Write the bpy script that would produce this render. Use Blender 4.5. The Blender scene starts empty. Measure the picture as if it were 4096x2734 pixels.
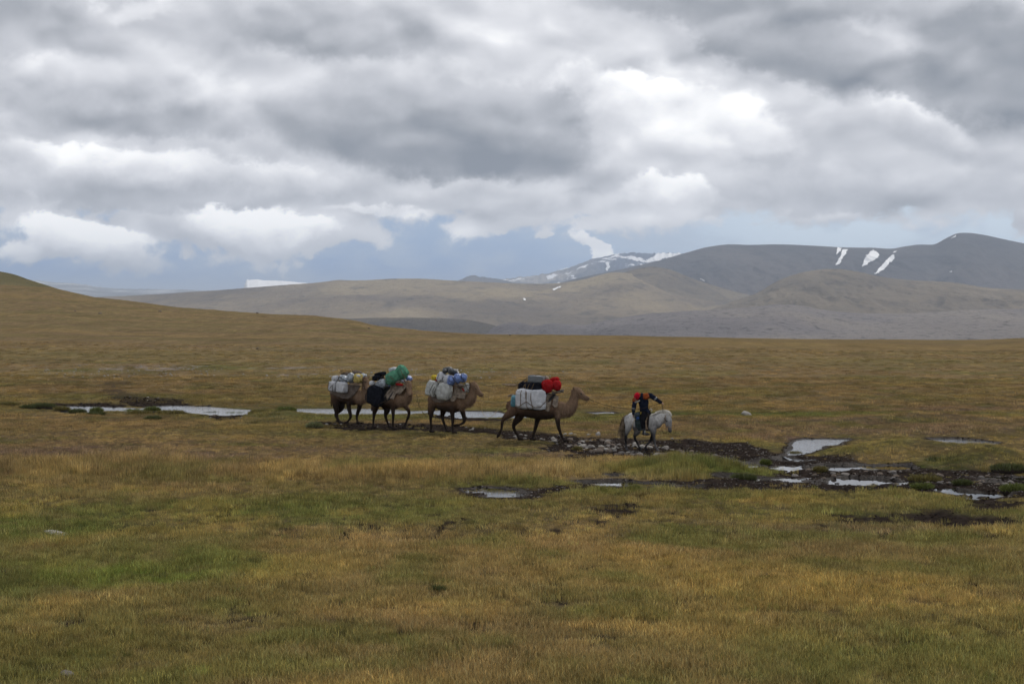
import bpy, bmesh, math, random
import numpy as np
from mathutils import Vector, Matrix, Euler
from mathutils.bvhtree import BVHTree
R = math.radians
random.seed(7); rng = np.random.default_rng(7)
sc = bpy.context.scene
C = sc.collection

# ------------------------------------------------------------------ camera, exposure
# Photograph pixels (4096 x 2734) are used as a ruler: focal length F px, horizon on row HY, camera H metres up.
F, HY, CX, H = 5689.0, 1200.0, 2048.0, 5.45
cam_d = bpy.data.cameras.new('camera'); cam = bpy.data.objects.new('camera', cam_d); C.objects.link(cam)
cam.location = (0, 0, H); cam.rotation_euler = (R(90), 0, 0)
cam_d.sensor_width = 36; cam_d.lens = 36 * F / 4096
cam_d.shift_y = -(1367 - HY) / 4096
cam_d.clip_start = 0.1; cam_d.clip_end = 200000
sc.camera = cam
sc.view_settings.view_transform = 'Standard'; sc.view_settings.look = 'None'
sc.view_settings.exposure = 0; sc.view_settings.gamma = 1; sc.view_settings.use_curve_mapping = False
sc.cycles.use_denoising = True
sc.cycles.use_adaptive_sampling = True; sc.cycles.adaptive_threshold = .02
sc.cycles.volume_bounces = 0
sc.cycles.max_bounces = 3; sc.cycles.diffuse_bounces = 2; sc.cycles.transparent_max_bounces = 8
sc.cycles.volume_step_rate = 1

# ------------------------------------------------------------------ node helper
class N:
    def __init__(s, tree): s.t = tree
    def n(s, typ, **kw):
        nd = s.t.nodes.new(typ)
        for k, v in kw.items(): setattr(nd, k, v)
        return nd
    def put(s, sock, v):
        if v is None: return
        if isinstance(v, bpy.types.NodeSocket): s.t.links.new(v, sock)
        else:
            try: sock.default_value = v
            except Exception: sock.default_value = (v[0], v[1], v[2], 1.0)
    def m(s, op, a, b=None, c=None, clamp=False):
        nd = s.n('ShaderNodeMath', operation=op, use_clamp=clamp)
        s.put(nd.inputs[0], a); s.put(nd.inputs[1], b); s.put(nd.inputs[2], c)
        return nd.outputs[0]
    def v(s, op, a, b=None, scale=None):
        nd = s.n('ShaderNodeVectorMath', operation=op)
        s.put(nd.inputs[0], a); s.put(nd.inputs[1], b)
        if scale is not None: s.put(nd.inputs['Scale'], scale)
        return nd.outputs['Value' if op in ('LENGTH', 'DOT_PRODUCT', 'DISTANCE') else 'Vector']
    def mr(s, x, a, b, c=0.0, d=1.0, smooth=True):
        nd = s.n('ShaderNodeMapRange', interpolation_type='SMOOTHSTEP' if smooth else 'LINEAR')
        s.put(nd.inputs[0], x)
        for i, q in enumerate((a, b, c, d)): s.put(nd.inputs[i + 1], q)
        return nd.outputs[0]
    def noise(s, vec, scale, detail=4, rough=.55, dist=0.0, color=False):
        nd = s.n('ShaderNodeTexNoise')
        s.put(nd.inputs['Vector'], vec); s.put(nd.inputs['Scale'], scale); s.put(nd.inputs['Detail'], detail)
        s.put(nd.inputs['Roughness'], rough); s.put(nd.inputs['Distortion'], dist)
        return nd.outputs['Color' if color else 'Fac']
    def mix(s, f, a, b, mode='MIX'):
        nd = s.n('ShaderNodeMix', data_type='RGBA', blend_type=mode)
        s.put(nd.inputs[0], f); s.put(nd.inputs[6], a); s.put(nd.inputs[7], b)
        return nd.outputs[2]
    def ramp(s, x, stops):
        nd = s.n('ShaderNodeValToRGB'); s.put(nd.inputs[0], x)
        e = nd.color_ramp.elements
        while len(e) < len(stops): e.new(0.5)
        for i, (p, c) in enumerate(stops): e[i].position = p; e[i].color = (c[0], c[1], c[2], 1)
        return nd.outputs[0]
    def xyz(s, x, y, z):
        nd = s.n('ShaderNodeCombineXYZ')
        for i, q in enumerate((x, y, z)): s.put(nd.inputs[i], q)
        return nd.outputs[0]
    def sep(s, v):
        nd = s.n('ShaderNodeSeparateXYZ'); s.put(nd.inputs[0], v); return nd.outputs

# ------------------------------------------------------------------ the sky: Nishita blue behind broken cloud
SUN_EL, SUN_AZ = R(48), R(38)           # azimuth measured from +Y towards +X (behind the caravan, to the right)
world = bpy.data.worlds.new('World'); sc.world = world; world.use_nodes = True
wt = world.node_tree; wt.nodes.clear(); w = N(wt)
tc = w.n('ShaderNodeTexCoord').outputs['Generated']
D = w.v('NORMALIZE', tc)
sky = w.n('ShaderNodeTexSky', sky_type='NISHITA', sun_disc=False)
sky.sun_elevation = SUN_EL; sky.sun_rotation = SUN_AZ; sky.altitude = 2500; sky.air_density = 1.2; sky.dust_density = 0.6
dx, dy, dz = w.sep(D)
az = w.m('ARCTAN2', dx, dy); el = w.m('ARCSINE', dz)
K = 3262.0
AX = w.m('MULTIPLY', az, K); EY = w.m('MULTIPLY', el, K)      # 3262 units to the radian
# warp the plan so cloud outlines curl
w1 = w.noise(w.v('MULTIPLY', D, (1, 1, 1.6)), 12, 2, .5, color=True)
w2 = w.noise(w.v('MULTIPLY', D, (1, 1, 1.3)), 52, 4, .66, color=True)
off = w.v('ADD', w.v('SCALE', w.v('SUBTRACT', w1, (.5, .5, .5)), scale=110.0), w.v('SCALE', w.v('SUBTRACT', w2, (.5, .5, .5)), scale=66.0))
P = w.v('MULTIPLY', w.v('ADD', w.xyz(AX, EY, 0.0), off), (1, 1, 0))
def local(Pk, px, py, rx, ry, rot):
    ax = math.atan2((px - 1174.5), K) * K; ey = (688 - py)
    mp = w.n('ShaderNodeMapping', vector_type='TEXTURE')
    w.put(mp.inputs[0], Pk); mp.inputs[1].default_value = (ax, ey, 0); mp.inputs[2].default_value = (0, 0, R(-rot)); mp.inputs[3].default_value = (rx, ry, 1)
    return w.v('MULTIPLY', mp.outputs[0], (1, 1, 0))
# the running brightness travels in z of the plan vector, so that each cloud is worked out after the one before it
def blob(Pk, px, py, rx, ry, amp, rot=0.0, hard=0.0):
    """soft ellipse in azimuth / elevation, given in photo overview units (2349 wide)"""
    return w.v('ADD', Pk, w.xyz(0.0, 0.0, w.mr(w.v('LENGTH', local(Pk, px, py, rx, ry, rot)), 1.0, hard, 0.0, amp)))
def layer(Pk, px, py, rx, ry, rot, topb, botb, hard, alpha=.9):
    """a cloud in front of the rest, light above and grey below"""
    p3 = local(Pk, px, py, rx, ry, rot)
    sh = w.mr(w.sep(p3)[1], -.75, .75, botb, topb); m_ = w.mr(w.v('LENGTH', p3), 1.0, hard, 0.0, alpha)
    return w.v('ADD', Pk, w.xyz(0.0, 0.0, w.m('MULTIPLY', w.m('SUBTRACT', sh, w.sep(Pk)[2]), m_)))
def total(vals):
    t = vals[0]
    for q in vals[1:]: t = w.m('ADD', t, q)
    return t
def running(L, t=None):
    t = P if t is None else t
    for c in L: t = blob(t, *c)
    return t
Ds = w.v('MULTIPLY', D, (1, 1, 1.9))
Dl = w.v('ADD', Ds, w.v('SCALE', w.v('SUBTRACT', w1, (.5, .5, .5)), scale=.05))
na = w.noise(Dl, 5.0, 2, .5)
nb = w.noise(Dl, 15.0, 5, .55)
nb2 = w.noise(w.v('ADD', Dl, (0.005, 0.0, 0.022)), 15.0, 2, .45)
nb1 = w.noise(Dl, 15.0, 2, .45)
nc = w.noise(w.v('MULTIPLY', Dl, (1, 1, .7)), 48.0, 5, .62)
CLOUDS = [  # x, y, rx, ry, amount, rotation, core
 (1010, 300, 420, 135, -.30, 3, .45), (960, 370, 420, 62, -.16, 2, .5), (1230, 370, 260, 60, -.12, 12, .3), (720,250,260,70,-.08,0,.3),
 (760, 90, 330, 80, -.26, 8, .3), (880, 105, 230, 45, -.08, 0, .3), (480, 110, 200, 90, -.10, 10, .3),
 (1850, 130, 520, 95, -.30, 24, .4), (2000, 230, 260, 60, -.14, 28, .3), (2290, 180, 260, 120, -.26, 20, .4), (2290, 240, 130, 50, -.1, 20, .3), (1850, 10, 560, 60, -.22, 0, .3),
 (60, 110, 280, 90, -.24, 0, .3), (60, 20, 170, 50, -.12, 0, .3), (380, 290, 330, 40, -.24, 0, .35), (60, 320, 200, 30, -.12, 0, .3), (260, 465, 380, 32, -.20, 2, .3), (700, 460, 200, 26, -.08, 0, 0),
 (1950, 440, 560, 70, -.12, 5, .3), (1850, 490, 460, 26, -.10, 3, .3), (1480, 490, 260, 24, -.08, 0, .2), (2150, 340, 260, 50, -.12, 15, .3), (1330, 445, 90, 18, -.14, 0, .2), (1120, 440, 260, 24, -.06, 0, .2),
 (1200, 80, 200, 150, .16, 0, .3), (1480, 240, 200, 70, .32, 0, .35), (1300, 190, 90, 55, .26, 0, .4), (1640, 210, 170, 70, .20, 25, .3), (1530, 150, 70, 40, .16, 0, .2),
 (1560, 330, 260, 70, .10, 0, .3), (2080, 240, 120, 45, .24, 25, .3), (2160, 280, 110, 40, .16, 25, .3), (190, 20, 130, 32, .26, 0, .3), (330, 60, 90, 30, .22, 0, .3),
 (200, 365, 130, 28, .24, 0, .3), (330, 385, 320, 40, .12, 0, .3), (450, 205, 300, 40, .08, 0, .2), (560, 400, 200, 34, .16, 0, .3), (50, 212, 90, 26, .24, 0, .3),
 (600, 520, 260, 48, .22, 0, .4), (210, 560, 210, 50, .24, 14, .4), (860, 485, 170, 18, .26, 4, .4), (40, 580, 80, 34, .26, 0, .4), (680, 430, 160, 30, .12, 0, .3),
 (1140, 470, 110, 24, .14, 0, .2), (1050, 180, 60, 40, .16, 0, .2), (1480, 400, 110, 40, .12, 0, .3), (600, 60, 60, 30, .1, 0, .2), (1500, 440, 100, 30, .1, 0, .2), (1850, 500, 400, 14, .10, 0, .1), (380, 155, 160, 40, .1, 0, .2), (1372, 572, 85, 36, .42, 38, .3)]
Bsum = running(CLOUDS)
relief = w.m('MULTIPLY', w.m('SUBTRACT', nb1, nb2), .8)
base_b = w.v('ADD', w.v('MULTIPLY', Bsum, (1, 1, .72)), (0, 0, .585))
for L_ in [(300, 240, 420, 90, 4, .72, .34, .6, .7), (1010, 290, 440, 135, 3, .50, .12, .72, .85), (770, 90, 280, 70, 6, .55, .30, .6, .7), (1880, 150, 460, 90, 25, .46, .24, .6, .8), (2290, 180, 240, 150, 15, .34, .12, .6, .8), (1750, 20, 500, 60, 4, .40, .26, .5, .7),
           (1590, 330, 300, 150, 16, .94, .56, .74, .85), (1480, 235, 150, 70, 8, .96, .76, .7, .8), (2090, 300, 170, 60, 22, .86, .52, .6, .8), (1900, 430, 330, 70, 4, .60, .36, .6, .7), (1530, 450, 120, 60, 0, .88, .60, .75, .8),
           (330, 420, 420, 85, 2, .86, .40, .72, .85), (1080, 455, 330, 42, 2, .66, .46, .6, .7), (610, 530, 200, 52, 4, 1.0, .70, .72, .85), (180, 545, 190, 45, 12, 1.0, .74, .7, .8)]:
    base_b = layer(base_b, *L_)
bright = total([w.m('MULTIPLY_ADD', w.sep(base_b)[2], 1.22, -.125), w.m('MULTIPLY', w.m('SUBTRACT', na, .5), .22), w.m('MULTIPLY', w.m('SUBTRACT', nb, .5), .26),
                w.m('MULTIPLY', w.m('SUBTRACT', nc, .5), .16), relief])
ccol = w.ramp(bright, [(0.0, (.24, .265, .31)), (.22, (.37, .39, .43)), (.5, (.60, .615, .66)), (.75, (.84, .85, .89)), (1.0, (1.22, 1.22, 1.22))])
# clear band low in the sky: cover falls off below about 5 degrees except where cloud hangs down
COVER = [(230, 575, 230, 75, .95, 18, .25), (60, 585, 110, 50, .8, 0, .3), (600, 545, 330, 75, .95, 3, .35), (330, 530, 160, 40, .5, 0, .3), (1372, 572, 75, 26, 1.5, 38, .2),
         (860, 560, 60, 45, .42, 20, 0), (740, 590, 50, 30, .45, 30, 0), (1255, 537, 34, 16, .6, 0, .1), (1170, 560, 50, 26, .4, 0, 0), (500, 600, 60, 26, .42, 0, 0), (425, 585, 40, 22, .5, 30, 0), (650, 615, 30, 16, .5, 0, 0),
         (1090, 560, 70, 50, .45, 0, 0), (1000, 590, 60, 26, .4, 0, 0), (2340, 530, 50, 60, .7, 0, .2), (1130, 505, 130, 34, .5, 0, .2), (1350, 515, 40, 14, .5, 0, 0)]
Csum = w.sep(running(COVER))[2]
cover = total([w.mr(EY, 120.0, 235.0, 0.0, 1.3, False), Csum, w.m('MULTIPLY', w.m('SUBTRACT', nb, .5), 1.5), w.m('MULTIPLY', w.m('SUBTRACT', nc, .5), 1.5)])
cov = w.mr(cover, .34, .78)
nish = w.v('SCALE', sky.outputs[0], scale=.075)
# behind the broken cloud: distant rain-blue air to the left, paler to the right
low = w.mix(w.mr(EY, 10.0, 170.0), (.10, .26, .58), (.36, .48, .67))
low = w.mix(w.mr(AX, -100.0, 700.0), low, (.68, .79, .90))
low = w.mix(w.m('MULTIPLY', w.mr(nb, .40, .62), .7), low, (.47, .56, .69))
base = w.mix(w.mr(EY, 260.0, 700.0), low, nish)
fcol = w.mix(cov, base, ccol)
below = w.mix(w.mr(EY, -20.0, 4.0), (.16, .15, .13), fcol)
bg = w.n('ShaderNodeBackground'); w.put(bg.inputs[0], below); bg.inputs[1].default_value = 1.0
w.t.links.new(bg.outputs[0], w.n('ShaderNodeOutputWorld').inputs[0])
world.cycles.sampling_method = 'MANUAL'; world.cycles.sample_map_resolution = 1024

sun_d = bpy.data.lights.new('sun', 'SUN'); sun = bpy.data.objects.new('sun', sun_d); C.objects.link(sun)
sun_d.energy = 2.2; sun_d.angle = R(7); sun_d.color = (1.0, .95, .87)
sdir = Vector((math.sin(SUN_AZ) * math.cos(SUN_EL), math.cos(SUN_AZ) * math.cos(SUN_EL), math.sin(SUN_EL)))
sun.rotation_euler = sdir.to_track_quat('Z', 'Y').to_euler()

# ------------------------------------------------------------------ numeric noise
def _hash(ix, iy, seed):
    h = (ix.astype(np.int64) * 374761393 + iy.astype(np.int64) * 668265263 + seed * 974634777) & 0xFFFFFFFF
    h = ((h ^ (h >> 13)) * 1274126177) & 0xFFFFFFFF
    return ((h ^ (h >> 16)) & 0xFFFFFF) / float(0xFFFFFF)
def vnoise(x, y, seed=0):
    x = np.asarray(x, float); y = np.asarray(y, float)
    xi = np.floor(x); yi = np.floor(y); fx = x - xi; fy = y - yi
    fx = fx * fx * (3 - 2 * fx); fy = fy * fy * (3 - 2 * fy)
    a = _hash(xi, yi, seed); b = _hash(xi + 1, yi, seed); c = _hash(xi, yi + 1, seed); d = _hash(xi + 1, yi + 1, seed)
    return (a + (b - a) * fx) * (1 - fy) + (c + (d - c) * fx) * fy - .5
def fbm(x, y, seed=0, octv=4, gain=.5):
    t = 0; a = 1.0; s = 0
    for i in range(octv):
        ang = .6 * i + .3; xr = x * math.cos(ang) - y * math.sin(ang); yr = x * math.sin(ang) + y * math.cos(ang)
        t = t + a * vnoise(xr * 2 ** i, yr * 2 ** i, seed + i * 17); s += a; a *= gain
    return t / s * 2
def sstep(a, b, x):
    t = np.clip((x - a) / (b - a), 0, 1); return t * t * (3 - 2 * t)

def link(o, parent=None):
    C.objects.link(o)
    if parent is not None: o.parent = parent
    return o
def tag(o, label=None, cat=None, group=None, kind=None):
    for k, q in (('label', label), ('category', cat), ('group', group), ('kind', kind)):
        if q: o[k] = q
    return o
def mesh_obj(name, verts, faces, mat=None, parent=None, smooth=True):
    me = bpy.data.meshes.new(name)
    verts = np.asarray(verts, dtype=np.float64)
    me.from_pydata(verts.tolist(), [], faces if isinstance(faces, list) else faces.tolist())
    if smooth: me.polygons.foreach_set('use_smooth', [True] * len(me.polygons))
    if mat: me.materials.append(mat)
    me.update()
    return link(bpy.data.objects.new(name, me), parent)
def grid_mesh(name, V, mat, parent=None):
    """V: (rows, cols, 3) -> one smooth sheet, fast path"""
    r, c = V.shape[:2]
    me = bpy.data.meshes.new(name)
    me.vertices.add(r * c); me.vertices.foreach_set('co', V.reshape(-1).astype(np.float32))
    i = np.arange((r - 1) * c).reshape(r - 1, c)[:, :-1].reshape(-1)
    q = np.stack([i, i + 1, i + c + 1, i + c], 1).astype(np.int32)
    me.loops.add(q.size); me.loops.foreach_set('vertex_index', q.reshape(-1))
    me.polygons.add(len(q)); me.polygons.foreach_set('loop_start', np.arange(0, q.size, 4, dtype=np.int32))
    try: me.polygons.foreach_set('loop_total', np.full(len(q), 4, dtype=np.int32))
    except Exception: pass
    me.polygons.foreach_set('use_smooth', np.ones(len(q), dtype=bool))
    me.update(calc_edges=True); me.validate()
    if mat: me.materials.append(mat)
    return link(bpy.data.objects.new(name, me), parent)
def set_col(me, name, arr):
    a = me.attributes.new(name, 'FLOAT_COLOR', 'POINT')
    arr = np.concatenate([arr, np.ones((len(arr), 1))], 1) if arr.shape[1] == 3 else arr
    a.data.foreach_set('color', arr.astype(np.float32).reshape(-1))
def new_mat(name, rough=.9, spec=.3):
    m = bpy.data.materials.new(name); m.use_nodes = True; t = m.node_tree
    b = t.nodes['Principled BSDF']; b.inputs['Roughness'].default_value = rough; b.inputs['Specular IOR Level'].default_value = spec
    return m, N(t), b
def bump(n, b, h, strength, dist):
    bp = n.n('ShaderNodeBump'); bp.inputs['Strength'].default_value = strength; bp.inputs['Distance'].default_value = dist
    n.put(bp.inputs['Height'], h); n.t.links.new(bp.outputs[0], b.inputs['Normal'])
def geo_pos(n): return n.n('ShaderNodeNewGeometry').outputs['Position']
def obj_pos(n): return n.n('ShaderNodeTexCoord').outputs['Object']

# ================================================================== THE LAND
# ---- far valley floor and hills
def hill_mat(name, cols, s1, s2, dark=(.05, .06, .06), dk=.5, bmp=6.0):
    m, n, b = new_mat(name, .95, 0)
    p = n.v('MULTIPLY', geo_pos(n), (1, .45, 2.2))
    a = n.noise(p, s1, 6, .6); c = n.noise(p, s2, 5, .65)
    col = n.ramp(a, [(.30, cols[0]), (.5, cols[1]), (.70, cols[2])])
    big = n.noise(p, s1 * .42, 3, .5)  # broad vegetation tones that also paint in sunlit and cloud-shadowed patches
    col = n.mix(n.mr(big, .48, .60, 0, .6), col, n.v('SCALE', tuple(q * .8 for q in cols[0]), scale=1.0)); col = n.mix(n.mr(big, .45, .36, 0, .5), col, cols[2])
    col = n.mix(n.m('MULTIPLY', n.mr(c, .5, .72), dk), col, dark)
    n.put(b.inputs['Base Color'], col)
    fine = n.noise(p, s2 * 4, 6, .75)
    col = n.mix(n.mr(fine, .5, .68, 0, .45), col, n.v('SCALE', col, scale=.55)); col = n.mix(n.mr(fine, .42, .3, 0, .4), col, n.v('SCALE', col, scale=1.4)); n.put(b.inputs['Base Color'], col)
    bump(n, b, n.m('ADD', c, n.m('MULTIPLY', fine, .5)), 1.0, bmp * 1.6)
    return m

def interp_sky(us, pts):
    xs = np.array([p[0] for p in pts], float); ys = np.array([p[1] for p in pts], float)
    # smooth piecewise cubic through the skyline points
    m = np.gradient(ys, xs); x = us * F + CX
    k = np.clip(np.searchsorted(xs, x) - 1, 0, len(xs) - 2); h = xs[k + 1] - xs[k]; t = np.clip((x - xs[k]) / h, 0, 1)
    y = (2*t**3-3*t**2+1)*ys[k] + (t**3-2*t**2+t)*h*m[k] + (-2*t**3+3*t**2)*ys[k+1] + (t**3-t**2)*h*m[k+1]
    return y
HILLS = {}
def ridge(name, pts, Yc, zfoot, Yfoot, mat, prof=1.0, jag=0.0, jagw=.004, relief=0.0, rscale=400., nu=260, nt=90, ripple=0.0, seed=1, ycf=None, gully=0.0):
    """one hill: a height field rising from its foot to the crest whose skyline is pts, and falling away behind it"""
    x0, x1 = pts[0][0], pts[-1][0]
    us = (np.linspace(x0, x1, nu) - CX) / F
    ys = interp_sky(us, pts)
    if jag: ys = ys - jag * (np.abs(fbm(us / jagw, us * 0 + seed, seed, 5, .55)) - .2)
    yc = np.full(nu, float(Yc)) if ycf is None else ycf(us)
    zc = H + (HY - ys) / F * yc
    ts = np.concatenate([np.linspace(0, 1, nt), 1 + np.linspace(.06, 1.0, 14)])
    V = np.zeros((len(ts), nu, 3))
    for i, t in enumerate(ts):
        if t <= 1:
            Y = Yfoot + (yc - Yfoot) * t; p = t ** prof
            z = zfoot + (zc - zfoot) * p
            X = us * Y
            env = math.sin(math.pi * min(t, 1)) ** .7
            if relief: z = z + relief * env * fbm(X / rscale, Y / rscale * .6, seed + 5, 5, .52)
            if gully: z = z - gully * env * np.abs(fbm(X / (rscale * .35) + .5 * fbm(X / rscale, Y / rscale, seed), Y / (rscale * 1.6), seed + 9, 4, .55))
        else:
            q = t - 1; Y = yc + (yc - Yfoot) * q * 1.1; X = us * Y
            z = zc + (zfoot - zc) * (q ** .8) - 2
            z = np.minimum(z, H + (HY - ys) / F * Y - .0012 * yc * q)
        V[i, :, 0] = X; V[i, :, 1] = Y; V[i, :, 2] = z
    o = tag(grid_mesh(name, V, mat), kind='structure')
    HILLS[name + str(seed)] = (us, V[:nt], o)
    return o
def snow_patch(key, poly, mat, step=3.0, lift=1.0, ragged=0.0):
    """snow lying on a hill: the outline is carried onto the slope it lies on"""
    us, V, o = HILLS[key]
    poly = np.array(poly, float)
    x0, y0 = poly.min(0) - step; x1, y1 = poly.max(0) + step
    gx = np.arange(x0, x1, step); gy = np.arange(y0, y1, step)
    XX, YY = np.meshgrid(gx, gy)
    Px = XX + (ragged * 1.2 + .5) * fbm(XX / 9, YY / 9, 5); Py = YY + (ragged * 1.2 + .5) * fbm(XX / 9, YY / 9, 15)
    ins = in_poly(Px, Py, poly)
    sky_y = HY - F * (V[:, :, 2] - H) / V[:, :, 1]
    ucol = (gx - CX) / F
    idx = np.interp(ucol, us, np.arange(len(us)))
    W = np.zeros(XX.shape + (3,))
    for j, q in enumerate(idx):
        k = int(min(max(q, 0), len(us) - 2)); f = q - k
        col = V[:, k] * (1 - f) + V[:, k + 1] * f
        sy = sky_y[:, k] * (1 - f) + sky_y[:, k + 1] * f
        sm = np.minimum.accumulate(sy) - np.arange(len(sy)) * 1e-6
        tt = np.interp(-gy, -sm, np.arange(len(sm)))
        for a in range(3): W[:, j, a] = np.interp(tt, np.arange(len(sm)), col[:, a])
    W[:, :, 1] -= lift * 2; W[:, :, 2] += lift
    verts = []; ids = {}; faces = []
    def vid(i, j):
        if (i, j) not in ids: ids[(i, j)] = len(verts); verts.append(W[i, j])
        return ids[(i, j)]
    for i in range(len(gy) - 1):
        for j in range(len(gx) - 1):
            if ins[i, j] and ins[i + 1, j] and ins[i, j + 1] and ins[i + 1, j + 1]:
                faces.append((vid(i, j), vid(i, j + 1), vid(i + 1, j + 1), vid(i + 1, j)))
    if faces:
        return mesh_obj('snow_patch', verts, faces, mat, o)
def in_poly(X, Y, poly):
    r = np.zeros(np.shape(X), bool); n = len(poly)
    for i in range(n):
        xa, ya = poly[i]; xb, yb = poly[(i + 1) % n]
        c = ((ya > Y) != (yb > Y)) & (X < (xb - xa) * (Y - ya) / (yb - ya + 1e-12) + xa)
        r ^= c
    return r

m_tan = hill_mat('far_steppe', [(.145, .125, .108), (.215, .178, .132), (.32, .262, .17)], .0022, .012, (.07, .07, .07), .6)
m_dark = hill_mat('dark_scree', [(.065, .063, .070), (.095, .088, .088), (.13, .112, .105)], .0012, .010, (.035, .037, .042), .45)
m_brown = hill_mat('brown_slope', [(.10, .09, .085), (.165, .14, .108), (.23, .19, .14)], .0022, .011, (.05, .05, .055), .5)
m_rubble = hill_mat('grey_rubble', [(.165, .155, .16), (.21, .195, .195), (.28, .25, .22)], .004, .07, (.05, .05, .055), .75, 4.0)
m_bank = hill_mat('shaded_bank', [(.10, .095, .09), (.14, .125, .105), (.19, .16, .12)], .004, .02, (.05, .05, .055), .5)  # dark tones put the shade on this slope into its colour
m_blue = hill_mat('bare_rock_far', [(.10, .10, .10), (.2, .2, .2), (.7, .7, .7)], .0012, .004, (.06, .07, .08), .4)
m_snow, n, b = new_mat('snow', .6, .3)
n.put(b.inputs['Base Color'], n.mix(n.noise(geo_pos(n), .03, 4), (.72, .72, .73), (.88, .88, .88)))
m_alp, n, b = new_mat('rock_and_snow', .9, .1)
p = geo_pos(n); nz = n.sep(n.n('ShaderNodeNewGeometry').outputs['Normal'])
a = n.noise(n.v('MULTIPLY', p, (1, .5, .7)), .006, 7, .65); c = n.noise(p, .0018, 4, .6)
hgt = n.mr(n.sep(p)[2], 180., 520.)
sn = n.mr(n.m('ADD', n.m('ADD', a, n.m('MULTIPLY', hgt, .04)), n.m('MULTIPLY', n.m('SUBTRACT', c, .5), .5)), .60, .64)
rock = n.mix(n.mr(c, .35, .62), (.075, .085, .11), (.26, .235, .215))
rock = n.mix(n.mr(n.sep(p)[0], 400., 1000.), rock, (.045, .065, .11))
n.put(b.inputs['Base Color'], n.mix(sn, rock, (.8, .8, .82)))
bump(n, b, a, .8, 30)

# valley floor: one sheet to the horizon
vy = np.concatenate([np.linspace(330, 1500, 30), np.geomspace(1600, 60000, 90)])
vu = np.linspace(-1.2, 1.2, 160)
V = np.zeros((len(vy), len(vu), 3)); V[:, :, 1] = vy[:, None]; V[:, :, 0] = vu[None] * (vy[:, None] + 400)
V[:, :, 2] = -62 + 5 * fbm(V[:, :, 0] / 900, V[:, :, 1] / 900, 3, 5) - 40 * np.exp(-(vy[:, None] - 330) / 300) * 0
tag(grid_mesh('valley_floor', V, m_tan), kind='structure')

# skylines in photograph pixels
ridge('far_range', [(-600,1175),(0,1130),(150,1120),(200,1127),(300,1133),(420,1150),(620,1156),(760,1158),(860,1164),(1000,1172),(1300,1178)], 16000, -70, 9500, m_blue, jag=4, seed=2, relief=25, rscale=900)
ridge('small_peak', [(1700,1135),(1800,1128),(1845,1117),(1870,1106),(1893,1100),(1920,1107),(1950,1110),(1985,1114),(2060,1130),(2200,1140)], 12500, -60, 10000, m_dark, jag=5, jagw=.003, seed=3, relief=30, rscale=300)
ridge('snow_mountain', [(1850,1140),(1950,1122),(2060,1110),(2180,1095),(2260,1076),(2330,1050),(2365,1036),(2420,1025),(2480,1012),(2520,1011),(2600,1013),(2720,1014),(2800,1018),(2950,1040),(3200,1060)], 14000, -60, 10200, m_alp, prof=1.15, jag=10, jagw=.004, relief=60, rscale=450, gully=70, nu=420, nt=140, seed=4)
snow_patch('snow_mountain4', [(2580,1053),(2590,1040),(2610,1032),(2625,1018),(2700,1016),(2730,1018),(2700,1030),(2640,1046),(2600,1056)], m_snow, 3, 14, 3)
snow_patch('snow_mountain4', [(2418,1056),(2436,1055),(2440,1075),(2432,1092),(2420,1088),(2425,1070)], m_snow, 2, 14, 3)
snow_patch('snow_mountain4', [(2235,1083),(2275,1070),(2272,1076),(2240,1086)], m_snow, 2, 10, 1)
snow_patch('snow_mountain4', [(1985,1123),(2040,1119),(2030,1125),(1990,1127)], m_snow, 2, 10, 1)
ridge('bright_cloud_wedge', [(945,1182),(970,1168),(983,1124),(1000,1119),(1060,1121),(1130,1123),(1200,1129),(1260,1136),(1330,1150),(1500,1170)], 11000, -70, 9300, m_snow, jag=3, jagw=.003, relief=12, rscale=200, seed=5, nu=160)  # bank of sunlit cloud, built as a solid ridge in snow material

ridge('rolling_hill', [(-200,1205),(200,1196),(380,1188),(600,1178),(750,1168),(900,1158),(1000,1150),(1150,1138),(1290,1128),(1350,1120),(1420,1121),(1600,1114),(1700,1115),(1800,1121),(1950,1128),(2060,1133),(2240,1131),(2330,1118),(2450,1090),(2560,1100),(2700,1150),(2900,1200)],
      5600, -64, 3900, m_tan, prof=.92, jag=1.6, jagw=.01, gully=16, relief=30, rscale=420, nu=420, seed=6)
ridge('dark_mountain', [(2050,1180),(2240,1131),(2330,1108),(2450,1084),(2560,1060),(2650,1038),(2740,1012),(2820,990),(2900,978),(3000,979),(3100,977),(3250,982),(3380,989),(3500,991),(3570,994),(3620,985),(3680,978),(3740,976),(3790,950),(3825,934),(3870,931),(3930,938),(4000,953),(4096,973),(4250,1000),(4500,1040),(4900,1100)],
      8200, -64, 5600, m_dark, prof=1.0, jag=1.0, jagw=.01, relief=30, rscale=520, gully=85, nu=520, nt=120, seed=7)
ridge('dark_spur', [(2250,1170),(2400,1130),(2500,1088),(2570,1070),(2610,1066),(2680,1078),(2760,1110),(2850,1140),(2980,1175),(3100,1200)], 5700, -64, 4500, m_brown, relief=14, rscale=300, seed=8, gully=10)
ridge('rounded_hill', [(2780,1270),(2870,1228),(2960,1195),(3040,1165),(3100,1128),(3150,1107),(3230,1085),(3290,1077),(3350,1076),(3430,1086),(3520,1106),(3640,1120),(3800,1128),(3950,1150),(4096,1158),(4400,1165),(4900,1180)],
      4600, -60, 3300, m_brown, prof=.9, jag=2.0, jagw=.006, relief=28, rscale=260, gully=42, nu=420, nt=110, seed=9)
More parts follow.
